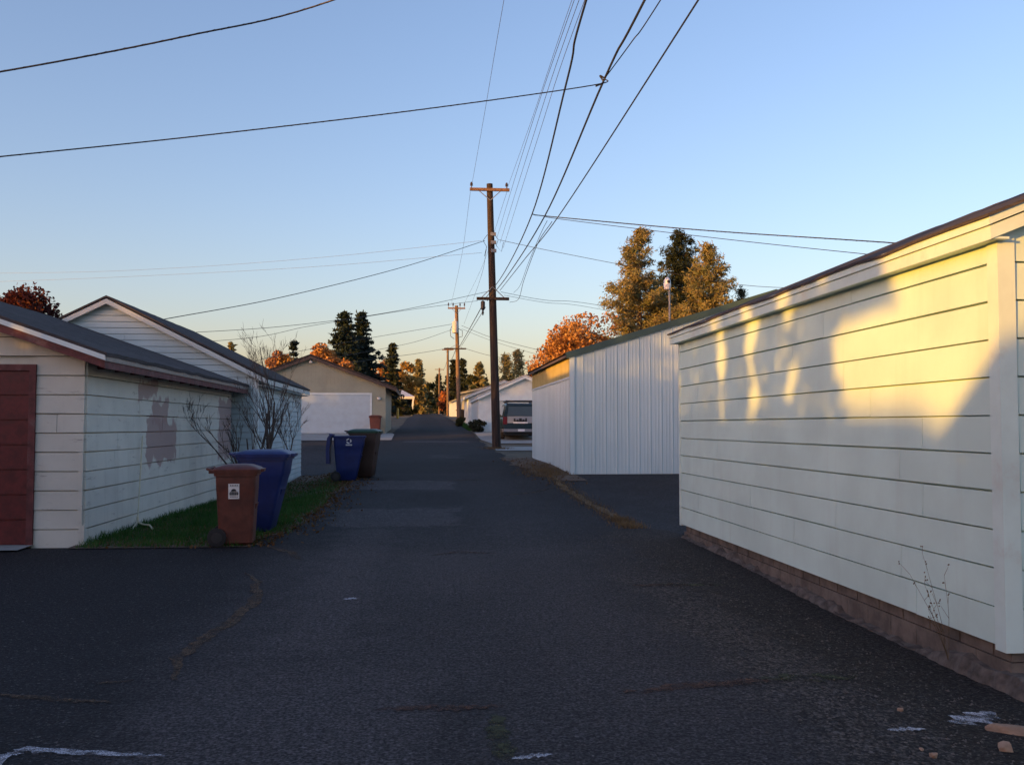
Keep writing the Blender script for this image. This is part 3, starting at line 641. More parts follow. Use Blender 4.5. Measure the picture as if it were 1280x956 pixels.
m = MB(); m.tube([(c.x - .4, 82.7, 10.2), (c.x - .55, 82.7, 9.8), (c.x - .5, 82.7, 9.3), (c.x - .2, 82.8, 9.1)], .025, 5); m.tube([(c.x + .1, 82.7, 10.0), (c.x + .5, 82.7, 9.8), (c.x + .5, 82.7, 9.3), (c.x + .1, 82.8, 9.2)], .025, 5); m.build('jumper', M['cable'], g)
arm(g, P2, 8.25, 1.15, .75, M['pole'], brace=.4)
g, P3 = upole('third utility pole, slender and sunlit, farther up the alley', (3.3, 133, G(3, 133)), (3.25, 133, 12.4), .2, .15, M['pole_grey'])
arm(g, P3, 12.1, .8, .8, M['arm'], y=-.18)
g, P4 = upole('fourth utility pole, smallest at the far alley end', (3.0, 190, G(3, 190)), (3.0, 190, 13.0), .2, .15, M['pole_grey'])
arm(g, P4, 12.7, .9, .9, M['arm'], y=-.18)

# ------------------------------------------------------------------ wires
def spline(P, n=10):
    P = [Vector(q) for q in P]; out = []
    if len(P) == 2:
        a, b = P; sag = (b - a).length * .012
        return [a.lerp(b, i / 14) - V(0, 0, sag * 4 * (i / 14) * (1 - i / 14)) for i in range(15)]
    E = [P[0] * 2 - P[1]] + P + [P[-1] * 2 - P[-2]]
    for i in range(1, len(E) - 2):
        for k in range(n):
            t = k / n; a, b, c_, d = E[i - 1], E[i], E[i + 1], E[i + 2]
            out.append(.5 * ((2 * b) + (c_ - a) * t + (2 * a - 5 * b + 4 * c_ - d) * t * t + (3 * b - a - 3 * c_ + d) * t ** 3))
    return out + [P[-1]]
def cable(label, pts, r, mat='cable', group=None, twist=False):
    r *= .7; m = MB(); S = spline([at(*q) if len(q) == 3 and not isinstance(q, Vector) else q for q in pts]); m.tube(S, r, 5)
    if twist:
        L = 0; T = []
        for i in range(len(S) - 1):
            d = S[i + 1] - S[i]; k = max(2, int(d.length / .035)); a = d.cross(V(0, 0, 1)).normalized(); b = a.cross(d).normalized()
            for j in range(k):
                ph = (L + d.length * j / k) * 34; T.append(S[i] + d * (j / k) + (a * math.cos(ph) + b * math.sin(ph)) * r * .75)
            L += d.length
        m.tube(T, r * .5, 4)
    return tag(m.build('overhead_cable', M[mat], smooth=60), label, 'cable', group)
W = lambda x, y, z: Vector((x, y, z))
jA, jA2, jB, jB2 = at(665, 268, 21.4), at(709, 100, 12.6), at(681, 270, 21.5), at(756, 98, 12.6)
cable('thick black cable bent leftward where the service lines tie on', [at(606, 374, 39.8), at(630, 341, 34), jA, jA2, at(733, 0, 10.4), W(1.45, 0, 6.3), W(1.3, -7, 6.6)], .02)
cable('thick black cable with the spliced junction near the picture top', [at(609, 376, 39.8), at(634, 345, 34), jB, jB2, at(806, 0, 10.4), W(2.35, 0, 6.3), W(2.2, -7, 6.6)], .022)
cable('rightmost long black cable running over the alley', [at(625, 363, 39.8), at(655, 325, 30), at(697, 272, 21.7), at(873, 0, 10.4), W(3, 0, 6.4), W(3, -7, 6.7)], .017)
cable('short cable branching right from the junction near the picture top', [jB2, at(790, 52, 11.4), at(826, 0, 10.4), W(2.75, 3, 6.2)], .011)
cable('looping slack wire hanging down right of the near pole', [at(637, 378, 39.9), at(648, 374, 36), at(655, 350, 30), at(672, 305, 24), at(690, 277, 21.6)], .012)
cable('second slack wire with a clip hanging right of the near pole', [at(642, 366, 39.9), at(650, 357, 34), at(660, 330, 28), at(676, 292, 23), at(684, 276, 21.6)], .009)
cable('leftmost thin power line from the pole top to the picture top', [at(589, 236, 39.8), at(606, 140, 28), at(630, 0, 20.3), W(1.6, 5, 10.6), W(1.6, -7, 11)], .008, 'wire')
cable('thin power line from the right pole-top insulator overhead', [at(634, 236, 39.8), at(668, 140, 28), at(715, 0, 20.3), W(3.1, 5, 10.6), W(3.1, -7, 11)], .008, 'wire')
for i, (a, b, lab) in enumerate((((627, 298), 718, 'left'), ((628, 304), 724, 'middle'), ((629, 310), 731, 'right'))):
    cable(lab + ' line of the three thin lines fanning up from the pole rack', [at(a[0] - 6 + i * 3, a[1], 39.8), at(a[0] + 34 + i * 3.5 - (2 - i) * 2, 180 - i * 0, 24.5), at(b, 0, 15.6), W(2.5 + .12 * i, 2, 8.6), W(2.5 + .12 * i, -7, 8.9)], .008, 'wire')
cable('twisted service drop sloping down to the left edge of the picture', [jB2, at(740, 107, 12.5), at(520, 138, 11.9), at(250, 170, 11.2), at(0, 196, 10.6), at(-250, 221, 10.0)], .011, twist=True)
m = MB(); m.tube(spline([jB2, at(750, 95, 12.6), at(754, 103, 12.6), at(745, 108, 12.5)]), .012, 5); tag(m.build('cable_splice', M['cable']), 'curled drip loop at the junction near the picture top', 'cable splice')
cable('heavy service line crossing the upper left corner', [W(2.3, 7.5, 6.3), at(418, 0, 10.3), at(230, 46, 9.8), at(0, 90, 9.3), at(-250, 128, 8.8)], .013, twist=True)
cable('upper twisted service drop running right above the pines', [jA, at(690, 271, 21.2), at(880, 288, 18.5), at(1105, 303, 16.2), W(12.5, 14.8, 4.3)], .016, twist=True)
cable('lower thin service drop running right above the pines', [jB, at(700, 274, 21.2), at(880, 296, 18.6), at(1075, 317, 16.6), W(12.3, 15, 4.0)], .01)
cable('service line from the near pole down to the pale garage roof', [at(606, 301, 39.9), at(500, 335, 36), at(350, 372, 31), at(200, 400, 26)], .017)
cable('thin line from the near pole dipping behind the pines', [at(624, 300, 39.9), at(700, 316, 38), at(830, 340, 36), at(990, 360, 34), W(22, 30, 6.5)], .014)
cable('faint upper line over the left roofs', [at(602, 301, 39.9), at(400, 322, 48), at(220, 335, 55), at(50, 341, 62), W(-45, 70, 12)], .009, 'wire')
cable('faint lower line over the left roofs', [at(602, 316, 39.9), at(400, 333, 48), at(220, 343, 55), at(30, 351, 62), W(-45, 70, 11)], .009, 'wire')
cable('line from the near pole brace down past the bare shrub', [at(612, 364, 39.9), at(500, 388, 38), at(390, 404, 36), at(250, 415, 33.5), W(-16, 30, 4)], .013)
cable('line from the near crossarm end down past the bare shrub', [at(597, 376, 39.9), at(500, 389, 38), at(390, 407, 36), at(270, 426, 33.5), W(-16, 30, 3.8)], .011)
cable('upper line from the near crossarm toward the orange maple', [at(626, 365, 39.9), at(680, 375, 41), at(757, 383, 44), W(20, 50, 6)], .013)
cable('lower line from the near crossarm toward the orange maple', [at(630, 369, 39.9), at(680, 378, 41), at(757, 388, 44), W(20, 50, 5.5)], .011)
for lab, pts, r in (('upper left service line from the second pole', [at(566, 405, 83), at(465, 422, 75), at(400, 434, 70), at(335, 447, 62), at(300, 458, 58)], .022), ('middle left service line from the second pole', [at(565, 412, 83), at(520, 427, 78), at(462, 439, 72), at(390, 452, 66), at(350, 462, 62)], .02),
                    ('lower left service line from the second pole', [at(562, 435, 83), at(520, 442, 78), at(475, 448, 72), at(430, 455, 68), at(395, 466, 64)], .022), ('upper right service line from the second pole', [at(577, 407, 83), at(615, 422, 78), at(672, 437, 70), at(730, 447, 62)], .022),
                    ('middle right service line from the second pole', [at(577, 411, 83), at(615, 426, 78), at(672, 443, 70), at(730, 455, 62)], .018), ('lower right service line from the second pole', [at(579, 435, 83), at(615, 445, 78), at(665, 452, 70), at(735, 463, 62)], .022)):
    cable(lab, pts, r)
cable('left power line between the near and second poles', [at(588, 240, 40.1), at(577, 320, 56), at(564, 380, 82.9)], .01, 'wire')
cable('right power line between the near and second poles', [at(634, 239, 40.1), at(604, 330, 58), at(580, 380, 82.9)], .01, 'wire')
cable('left of two heavy cables from the near terminal to the second pole', [at(604, 380, 40.1), at(592, 402, 54), at(574, 434, 82.9)], .03)
cable('right of two heavy cables from the near terminal to the second pole', [at(607, 384, 40.1), at(597, 400, 54), at(577, 432, 82.9)], .022)
cable('slack thin line from the near rack to the second pole', [at(608, 312, 40.1), at(600, 350, 50), at(580, 405, 82.9)], .011, 'wire')
cable('cable between the second and third poles', [at(570, 436, 83.2), at(565, 448, 105), at(560, 452, 132.8)], .035)
cable('cable between the third and fourth poles', [at(560, 445, 133.2), at(557, 457, 160), at(554, 463, 189.8)], .04)

# ------------------------------------------------------------------ roll carts
def rrect(hx, y0, y1, z, r=.06, n=4):
    pts = []
    for cx, cy, a0 in ((hx - r, y1 - r, 0), (-hx + r, y1 - r, 90), (-hx + r, y0 + r, 180), (hx - r, y0 + r, 270)):
        for i in range(n + 1):
            a = RAD(a0 + 90 * i / n); pts.append((cx + r * math.cos(a), cy + r * math.sin(a), z))
    return pts
def cart(label, loc, rotz, mat, lidmat, h=1.06, w=.29, dt=(-.36, .34), db=(-.22, .27), lid='closed', sticker=None, name='roll_cart', wheels=True):
    g = thing(name, label, 'trash cart', loc, 'roll carts along the alley', local=True); g.rotation_euler.z = rotz
    m = MB(); zt = h - .12; wb = w * .78
    st = [(.03, 0), (.05, .04), (.3, .32), (.62, .66), (.74, .8), (.76, .86), (.93, .97), (1, 1)]
    rings = [rrect(wb + (w - wb) * q, db[0] + (dt[0] - db[0]) * q, db[1] + (dt[1] - db[1]) * q, zt * k, .05) for k, q in st]
    rings[0] = rrect(wb - .03, db[0] + .03, db[1] - .03, .02, .04)
    m.loft(rings)
    m.loft([rrect(w + .022, dt[0] - .02, dt[1] + .02, zt - .05, .06), rrect(w + .025, dt[0] - .025, dt[1] + .025, zt + .005, .06)])
    yf = lambda k: db[0] + (dt[0] - db[0]) * float(np.interp(k, [a for a, _ in st], [b_ for _, b_ in st]))
    m.loft([rrect(w * .4, yf(.5) - .008, yf(.5) + .05, zt * .5, .01), rrect(w * .45, yf(.57) - .022, yf(.57) + .05, zt * .57, .01)])
    b = m.build('body', mat, g, smooth=40)
    m = MB()
    if lid == 'closed':
        m.loft([rrect(w + .035, dt[0] - .05, dt[1] + .03, zt - .015, .07), rrect(w + .04, dt[0] - .055, dt[1] + .035, zt + .035, .07), rrect(w + .01, dt[0] - .02, dt[1] + .02, zt + .06, .07), rrect(w * .7, dt[0] + .08, dt[1] - .1, zt + .095, .06), rrect(w * .5, dt[0] + .15, dt[1] - .16, zt + .1, .05)])
        m.loft([rrect(w * .55, dt[0] - .09, dt[0] - .02, zt + .0, .02), rrect(w * .55, dt[0] - .095, dt[0] - .02, zt + .04, .02)])
        m.build('lid', lidmat, g, smooth=40)
    else:  # thrown open, hanging behind
        L = h * .55; y = dt[1] + .1
        m.loft([[(sx * (w + .03), y + o + q_, zt - k) for sx, o in ((-1, -.03), (1, -.03), (1, .06), (-1, .06))] for k, q_ in ((-.03, -.06), (.05, .0), (L * .5, .03), (L, .02))])
        m.build('lid', lidmat, g, smooth=40)
    m = MB(); yh = dt[1] + .1
    m.tube([(-w, dt[1] + .01, zt + .01), (-w, yh, zt + .045), (w, yh, zt + .045), (w, dt[1] + .01, zt + .01)], .017, 8)
    for sx in (-w * .5, w * .5): m.box(sx - .02, dt[1], zt - .02, sx + .02, yh, zt + .045)
    m.build('handle', mat, g, smooth=40)
    if wheels:
        m = MB(); m.tube([(-w * .92, db[1] + .02, .125), (w * .92, db[1] + .02, .125)], .012, 8); m.build('axle', M['steel'], g)
        for sx in (-1, 1):
            m = MB(); x_ = sx * w * .92; m.lathe([(.09, -.03), (.122, -.024), (.125, 0), (.122, .024), (.09, .03)], (x_, db[1] + .02, .125), 20, 'x'); wh = m.build('wheel', M['rubber'], g, smooth=40)
            m = MB(); m.lathe([(.02, -.034), (.07, -.033), (.07, .033), (.02, .034)], (x_, db[1] + .02, .125), 12, 'x'); m.build('hub', M['black_plastic'], wh, smooth=40)
    if sticker:
        z0, z1, y0, y1, styl = sticker; k = ((z0 + z1) / 2) / zt
        q = np.interp(k, [a for a, _ in st], [b_ for _, b_ in st])
        def sx_(z): return -(wb + (w - wb) * float(np.interp(z / zt, [a for a, _ in st], [b_ for _, b_ in st])))
        def plane(a0, a1, c0, c1, o):   # a thin raised patch on the local -x face
            return [(sx_(c0) - o, a0, c0), (sx_(c0) - o, a1, c0), (sx_(c1) - o, a1, c1), (sx_(c1) - o, a0, c1)]
        def patch(mm, poly, o):
            vs = [(sx_(z) - o, y, z) for y, z in poly]; mm.prism(vs, (.004, 0, 0))
        if styl == 'label':
            mm = MB(); patch(mm, [(y0, z0), (y1, z0), (y1, z1), (y0, z1)], .004); s_ = mm.build('sticker', M['sticker'], g)
            mm = MB(); yc = (y0 + y1) / 2; R_ = (y1 - y0) * .24; zc_ = z0 + (z1 - z0) * .5
            patch(mm, [(yc + R_ * math.cos(RAD(a)), zc_ + R_ * math.sin(RAD(a))) for a in range(0, 181, 15)], .0075)
            mm.build('emblem', M['ink'], s_); mm = MB()
            for i, (f, wd) in enumerate(((.44, .36), (.38, .42), (.32, .42), (.27, .4), (.14, .38))):
                zz = z0 + (z1 - z0) * f
                for k_ in range(5):
                    a = yc - (y1 - y0) * wd + k_ * (y1 - y0) * wd * 2 / 5; patch(mm, [(a, zz - .004), (a + (y1 - y0) * wd * .33, zz - .004), (a + (y1 - y0) * wd * .33, zz + .006), (a, zz + .006)], .0075)
            for k_ in range(5):
                a = yc - (y1 - y0) * .36 + k_ * (y1 - y0) * .15; patch(mm, [(a, z1 - .03), (a + .012, z1 - .03), (a + .012, z1 - .015), (a, z1 - .015)], .0075)
            mm.build('lettering', M['ink'], s_)
        else:
            mm = MB(); yc = (y0 + y1) / 2; zc_ = z0 + (z1 - z0) * .64; R_ = (y1 - y0) * .42
            for a in range(0, 360, 120):
                for b0 in range(a + 12, a + 100, 22):
                    patch(mm, [(yc + r_ * math.cos(RAD(t_)), zc_ + r_ * math.sin(RAD(t_))) for r_, t_ in ((R_, b0), (R_, b0 + 22), (R_ * .55, b0 + 22), (R_ * .55, b0))], .005)
            mm.build('emblem', M['sticker'], g); mm = MB()
            for k_ in range(6):
                a = y0 + k_ * (y1 - y0) / 6; patch(mm, [(a, z0), (a + (y1 - y0) * .12, z0), (a + (y1 - y0) * .12, z0 + .035), (a, z0 + .035)], .005)
            mm.build('lettering', M['sticker'], g)
    return g
cart('brown roll cart with white sticker at the lawn corner', (-2.5, 13.25, G(-2.5, 13.2)), RAD(94), M['brown_bin'], M['brown_bin'], 1.1, .27, (-.27, .25), (-.23, .2), sticker=(.63, .83, -.06, .08, 'label'))
cart('big blue roll cart beside the brown cart and bare shrub', (-2.42, 14.75, G(-2.4, 14.7)), RAD(88), M['blue_bin'], M['blue_bin'], 1.25, .34, (-.41, .3), (-.17, .2))
cart('blue roll cart with white recycling print and lid hanging open', (-1.92, 24.9, G(-1.9, 24.9)), RAD(92), M['blue_bin'], M['blue_bin'], 1.26, .32, (-.42, .36), (-.2, .28), lid='open', sticker=(.9, 1.08, -.1, .06, 'arrows'))
cart('dark brown roll cart with green lid behind the open blue cart', (-1.55, 25.75, G(-1.5, 25.7)), RAD(80), M['umber_bin'], M['green_lid'], 1.3, .33, (-.36, .36), (-.22, .28))
cart('small rust-red cart standing beside the wide white door', (-2.55, 51.2, G(-2.5, 51.2) + .012), RAD(180), M['rust_bin'], M['rust_bin'], 1.02, .3, (-.32, .32), (-.25, .27))
cart('dark cart half hidden behind the second utility pole', (3.25, 86.0 - 1.2, G(3.2, 84.8)), RAD(90), M['black_plastic'], M['black_plastic'], 1.05, .28)

# ------------------------------------------------------------------ parked vehicle
cx, cy = 4.66, 46.0; gz = G(4.6, 47) + .012
g = thing('parked_vehicle', 'dark green sport utility vehicle with silver tailgate and roof rack', 'car', (cx, cy + 2.3, gz))
def ringx(hw, z0, z1, y, r=.12, tumble=0):
    a = []
    for sx, sz, a0 in ((1, 1, 0), (-1, 1, 90), (-1, -1, 180), (1, -1, 270)):
        for i in range(5):
            t = RAD(a0 + 22.5 * i); zz = (z1 - r if sz > 0 else z0 + r) + r * math.sin(t); f = 1 - tumble * (zz - z0) / max(.01, z1 - z0)
            a.append((cx + (sx * (hw - r) + r * math.cos(t)) * f, y, gz + zz))
    return a
m = MB(); m.loft([ringx(.84, .48, 1.0, cy + .03), ringx(.91, .4, 1.06, cy + .12), ringx(.93, .38, 1.08, cy + .8), ringx(.93, .38, 1.06, cy + 3.2), ringx(.92, .38, 1.0, cy + 4.3), ringx(.82, .45, .85, cy + 4.72)])
m.loft([ringx(.86, .95, 1.66, cy + .1, .1, .16), ringx(.88, .95, 1.74, cy + .3, .1, .17), ringx(.88, .95, 1.76, cy + 1.6, .1, .17), ringx(.88, .95, 1.7, cy + 2.6, .1, .17), ringx(.86, .95, 1.08, cy + 3.6, .06, .1)])
body = m.build('body', M['car_green'], g, smooth=35)
m = MB(); m.hexa([(cx - .66, cy + .085, gz + 1.14), (cx + .66, cy + .085, gz + 1.14), (cx + .66, cy + .12, gz + 1.14), (cx - .66, cy + .12, gz + 1.14), (cx - .6, cy + .085, gz + 1.58), (cx + .6, cy + .085, gz + 1.58), (cx + .6, cy + .16, gz + 1.58), (cx - .6, cy + .16, gz + 1.58)]); m.build('rear_window', M['glass'], g)
m = MB(); m.box(cx - .66, cy - .005, gz + .78, cx + .66, cy + .1, gz + 1.11); tg = m.build('tailgate', M['car_silver'], g, 'silver tailgate panel')
m = MB()
for x0_, x1_, z0_, z1_ in ((-.36, -.28, .85, 1.0), (.2, .28, .82, 1.02), (-.1, .03, .8, 1.01), (-.2, -.13, .83, .95), (.07, .14, .83, .96), (-.278, -.202, .86, .92), (-.128, -.102, .84, .9), (.032, .068, .84, .91), (.142, .198, .86, .93)):
    m.box(cx + x0_, cy - .02, gz + z0_, cx + x1_, cy - .006, gz + z1_)
m.build('emblem', M['black_plastic'], tg)
m = MB(); m.box(cx - .38, cy - .024, gz + .765, cx + .32, cy - .006, gz + .835); m.build('garnish', M['plate'], tg)
for sx in (-1, 1):
    m = MB(); m.box(cx + sx * .77 - .1, cy + .0, gz + .72, cx + sx * .77 + .1, cy + .16, gz + 1.08); m.build('tail_light', M['tail_red'], g)
    m = MB(); m.box(cx + sx * .97 - .07, cy + 2.9, gz + 1.08, cx + sx * .97 + .1, cy + 3.02, gz + 1.26); m.build('side_mirror', M['black_plastic'], g)
    m = MB(); m.hexa([(cx + sx * .865, cy + .5, gz + 1.12), (cx + sx * .885, cy + .5, gz + 1.12), (cx + sx * .885, cy + 3.1, gz + 1.12), (cx + sx * .865, cy + 3.1, gz + 1.12), (cx + sx * .755, cy + .5, gz + 1.6), (cx + sx * .775, cy + .5, gz + 1.6), (cx + sx * .775, cy + 2.5, gz + 1.6), (cx + sx * .755, cy + 2.5, gz + 1.6)]); m.build('side_window', M['glass'], g)
    for yy in (.95, 3.75):
        m = MB(); m.lathe([(.24, -.1), (.33, -.09), (.345, 0), (.33, .09), (.24, .1)], (cx + sx * .83, cy + yy, gz + .345), 20, 'x'); w_ = m.build('wheel', M['rubber'], g, smooth=40)
        m = MB(); m.lathe([(.05, -.105), (.22, -.102), (.22, .102), (.05, .105)], (cx + sx * .83, cy + yy, gz + .345), 14, 'x'); m.build('rim', M['chrome'], w_)
m = MB(); m.loft([[(x_, y_, gz + z_) for x_, y_, z_ in ((cx - .93, cy + .15, zz), (cx - .85, cy - .12, zz), (cx + .85, cy - .12, zz), (cx + .93, cy + .15, zz))] for zz in (.36, .5)]); bp = m.build('rear_bumper', M['chrome'], g)
m = MB(); m.box(cx - .16, cy - .135, gz + .385, cx + .16, cy - .122, gz + .49); m.build('license_plate', M['plate'], bp)
m = MB(); m.box(cx - .8, cy + .2, gz + .22, cx + .8, cy + 4.4, gz + .45); m.build('underbody', M['black_plastic'], g)
m = MB()
for yy in (.35, 1.6): m.box(cx - .72, cy + yy, gz + 1.82, cx + .72, cy + yy + .08, gz + 1.88)
for sx in (-.62, .62): m.box(cx + sx - .025, cy + .25, gz + 1.76, cx + sx + .025, cy + 2.1, gz + 1.83)
m.build('roof_rack', M['black_plastic'], g)

# ------------------------------------------------------------------ yard lamp behind the metal building
p = at(837, 395, 46); top = at(834, 347, 46); zb = G(p.x, 46)
g = thing('yard_lamp', 'pole-mounted yard lamp with white globe before the dark pine', 'lamp', (p.x, 46, zb))
m = MB(); m.tube([(p.x, 46, zb), (p.x, 46, top.z - .55)], [.06, .05], 8); m.build('post', M['steel'], g, smooth=50)
m = MB(); m.lathe([(.06, -.62), (.15, -.58), (.19, -.4), (.17, -.15), (.1, -.02), (.03, .02)], (top.x, 46, top.z), 14); m.build('globe', M['opal'], g, smooth=50)
m = MB(); m.lathe([(.01, -.02), (.08, 0), (.08, .05), (.01, .06)], (top.x + .03, 45.8, top.z - .22), 10, 'y'); m.build('photocell', M['black_plastic'], g)
print('objects done')

# ------------------------------------------------------------------ vegetation
def quads(C, size, rng, flat=0, aspect=.6):
    C = np.asarray(C); N = len(C); a = rng.normal(size=(N, 3)); a[:, 2] *= (1 - flat); a /= np.linalg.norm(a, axis=1)[:, None] + 1e-9
    b = rng.normal(size=(N, 3)); b -= a * (a * b).sum(1)[:, None]; b /= np.linalg.norm(b, axis=1)[:, None] + 1e-9
    s = (size * rng.uniform(.6, 1.4, N))[:, None]
    return np.stack([C - a * s, C + b * s * aspect, C + a * s, C - b * s * aspect], 1).reshape(-1, 3)
def leafobj(name, pts, mat, parent=None):
    N = len(pts) // 4; o0 = np.array(parent.get('_o', (0, 0, 0))) if parent else np.zeros(3)
    me = bpy.data.meshes.new(name); me.vertices.add(N * 4); me.vertices.foreach_set('co', (pts - o0).astype(np.float32).ravel())
    me.loops.add(N * 4); me.loops.foreach_set('vertex_index', np.arange(N * 4, dtype=np.int32)); me.polygons.add(N); me.polygons.foreach_set('loop_start', np.arange(0, N * 4, 4, dtype=np.int32))
    me.update(calc_edges=True); me.materials.append(mat); o = bpy.data.objects.new(name, me); COL.objects.link(o)
    if parent: o.parent = parent
    return o
def broadleaf(label, base, H, R, mat, n=6000, leaf=.16, seed=1, crown0=.25, clumps=34, bark='bark_grey', name='broadleaf_tree', squash=1, group=None):
    rng = np.random.default_rng(seed); bx, by, bz = base; g = thing(name, label, 'tree', base, group)
    zc = bz + H * (crown0 + (1 - crown0) / 2); rz = H * (1 - crown0) / 2; C = []; cl = []
    while len(cl) < clumps:
        d = rng.normal(size=3); d /= np.linalg.norm(d); r = rng.uniform(.35, .88)
        cl.append((bx + d[0] * R * r, by + d[1] * R * r * squash, zc + d[2] * rz * r))
    per = n // clumps
    for c_ in cl:
        rc = R * rng.uniform(.2, .36); d = rng.normal(size=(per, 3)); d /= np.linalg.norm(d, axis=1)[:, None]
        C.append(np.array(c_) + d * (rc * rng.uniform(.3, 1.08, per) ** .6)[:, None] * np.array([1, 1, .85]))
    leafobj('crown', quads(np.concatenate(C), leaf, rng), M[mat], g)
    m = MB(); f = V(bx, by, bz + H * crown0 * 1.1); m.tube([(bx, by, bz - .2), f.lerp(V(bx, by, bz), .5), f], [R * .09, R * .07, R * .06], 7)
    for c_ in cl[::2]:
        c_ = Vector(c_); mid = f.lerp(c_, .5) + V(0, 0, -.06 * H); m.tube([f - V(0, 0, .3), mid, c_], [R * .04, R * .022, R * .008], 4)
    m.build('trunk', M[bark], g); return g
def conifer(label, base, H, R, mat, seed=1, h0=.12, style='pine', tuft=.3, step=.42, nq=13, leaf=.15, name='pine_tree', bark='bark_red', lean=0, group=None, topr=.12):
    rng = np.random.default_rng(seed); bx, by, bz = base; g = thing(name, label, 'tree', base, group); C = []; m = MB()
    m.tube([(bx, by, bz - .2), (bx + lean * .5, by, bz + H * .5), (bx + lean, by, bz + H * .97)], [R * .085, R * .055, .03], 7)
    h = H * h0
    while h < H * .99:
        t = (h / H - h0) / (1 - h0)
        if style == 'pine': prof = (min(1, (t + .15) / .3) ** .5) * (1 - t) ** (.72 if topr else .9) * (1 + .07 * math.sin(t * 17 + seed)) + .04 + topr * t * (1 - t) * 1.5
        else: prof = (1 - t) ** .85 + .03
        nb = 6 if style == 'pine' else 16
        for k in range(nb):
            if rng.random() < .06 and style == 'pine': continue
            az = rng.uniform(0, 2 * math.pi); L = R * prof * rng.uniform(.55, 1.12); up = (.25 + .35 * t) if style == 'pine' else -.18 + .5 * t
            o = np.array([bx + lean * h / H, by, bz + h]); d = np.array([math.cos(az), math.sin(az), up])
            if L > .25 and k % 2 == 0: m.tube([o, o + d * L * .9], [.02 + .012 * L, .01], 3, cap=False)
            ks = max(1, int(L / (tuft * 1.1)))
            for q in range(ks):
                f = (.15 + .85 * (q + rng.uniform(.2, 1)) / ks) if style == 'pine' else (.12 + .88 * (q + rng.uniform(0, 1)) / ks)
                c_ = o + d * L * f + np.array([0, 0, -.1 * L * f * f if style != 'pine' else 0])
                tt = tuft * (1 - .35 * t) * (rng.uniform(.7, 1.2) if style == 'pine' else rng.uniform(.5, .9) * (1.15 - .6 * f))
                C.append(c_ + rng.normal(size=(nq, 3)) * tt * np.array([.62, .62, .45 if style == 'pine' else .3]))
        h += step * rng.uniform(.7, 1.3)
    tp = rng.normal(size=(40, 3)) * np.array([.09, .09, 1]); tp[:, 2] = -np.abs(tp[:, 2]) * H * .045; C.append(np.array([bx + lean, by, bz + H]) + tp * (1 if style == 'pine' else 1.2))
    leafobj('crown', quads(np.concatenate(C), leaf, rng, .2, .24 if style == 'pine' else .4), M[mat], g); m.build('trunk', M[bark], g); return g
def tbase(px, Y): p = at(px, 530, Y); return (p.x, Y, G(p.x, Y))
def theight(py, px, Y): return at(px, py, Y).z - G(at(px, 530, Y).x, Y)
PX = 1 / 1200
# pines beyond the metal building
conifer('tall left pine of the three sunlit behind the green-trimmed roof', tbase(800, 72), theight(287, 806, 72), 64 * 72 * PX, 'lf_pine', 11, .12, tuft=.46, leaf=.15, nq=80, step=.42)
conifer('dark middle pine standing between the two sunlit pines', tbase(852, 80), theight(292, 848, 80), 50 * 80 * PX, 'lf_pine_dk', 12, .12, tuft=.52, leaf=.16, nq=90, topr=.5, step=.42)
conifer('right pine, shorter and pointed, beside the dark pine', tbase(888, 70), theight(305, 886, 70), 80 * 70 * PX, 'lf_pine', 13, .12, tuft=.46, leaf=.15, nq=76, topr=0, step=.4)
conifer('small dark pine tip low at the right behind the metal roof', tbase(928, 85), theight(357, 928, 85), 20 * 85 * PX, 'lf_pine_dk', 14, .15, tuft=.45, leaf=.15, nq=40)
broadleaf('big orange maple behind the white metal building', tbase(722, 64), theight(384, 722, 64), 62 * 64 * PX, 'lf_maple', 20000, .105, 21, .15, 75)
broadleaf('small orange tree low beside the big orange maple', tbase(672, 70), theight(446, 672, 70), 22 * 70 * PX, 'lf_red', 2600, .15, 22, .2, 20)
broadleaf('dark maroon tree behind the cream garage roof', tbase(6, 52), theight(326, 6, 52), 66 * 52 * PX, 'lf_maroon', 18000, .11, 23, .2, 60)
conifer('taller right spruce of the dark pair behind the tan garage', tbase(451, 98), theight(391, 451, 98), 50 * 98 * PX, 'lf_spruce', 31, .05, 'spruce', .62, .36, 20, .2, 'spruce_tree')
conifer('left spruce of the dark pair behind the tan garage', tbase(430, 95), theight(389, 430, 95), 50 * 95 * PX, 'lf_spruce', 32, .05, 'spruce', .62, .36, 20, .2, 'spruce_tree')
broadleaf('orange tree at the foot of the dark spruces', tbase(414, 86), theight(424, 414, 86), 30 * 86 * PX, 'lf_maple', 7000, .15, 33, .15, 40)
conifer('small dark spruce seen through the bare shrub', tbase(366, 100), theight(428, 366, 100), 19 * 100 * PX, 'lf_spruce', 34, .05, 'spruce', .5, .5, 8, .26, 'spruce_tree')
broadleaf('rusty tree seen low through the bare shrub', tbase(352, 84), theight(434, 352, 84), 26 * 84 * PX, 'lf_maple', 4500, .15, 35, .15, 30)
conifer('tiny treetop peeking over the pale garage ridge', tbase(288, 110), theight(428, 288, 110), 12 * 110 * PX, 'lf_pine', 36, .1, 'spruce', .5, .5, 8, .26, 'spruce_tree')
conifer('slim pine rising behind the gold trees left of the alley', tbase(490, 125), theight(430, 490, 125), 22 * 125 * PX, 'lf_pine_dk', 41, .1, 'spruce', .6, .5, 8, .32, 'spruce_tree')
broadleaf('orange tree nearest the tan garage eave', tbase(478, 150), theight(449, 478, 150), 24 * 150 * PX, 'lf_maple', 3000, .26, 42, .1, 34)
broadleaf('gold tree left of the alley beside the green conifer', tbase(506, 156), theight(448, 506, 156), 22 * 156 * PX, 'lf_gold', 4000, .26, 43, .05, 26)
conifer('dull green conifer left of the alley beside the gold tree', tbase(523, 165), theight(450, 523, 165), 19 * 165 * PX, 'lf_pine', 44, .03, 'spruce', .65, .45, 9, .32, 'spruce_tree')
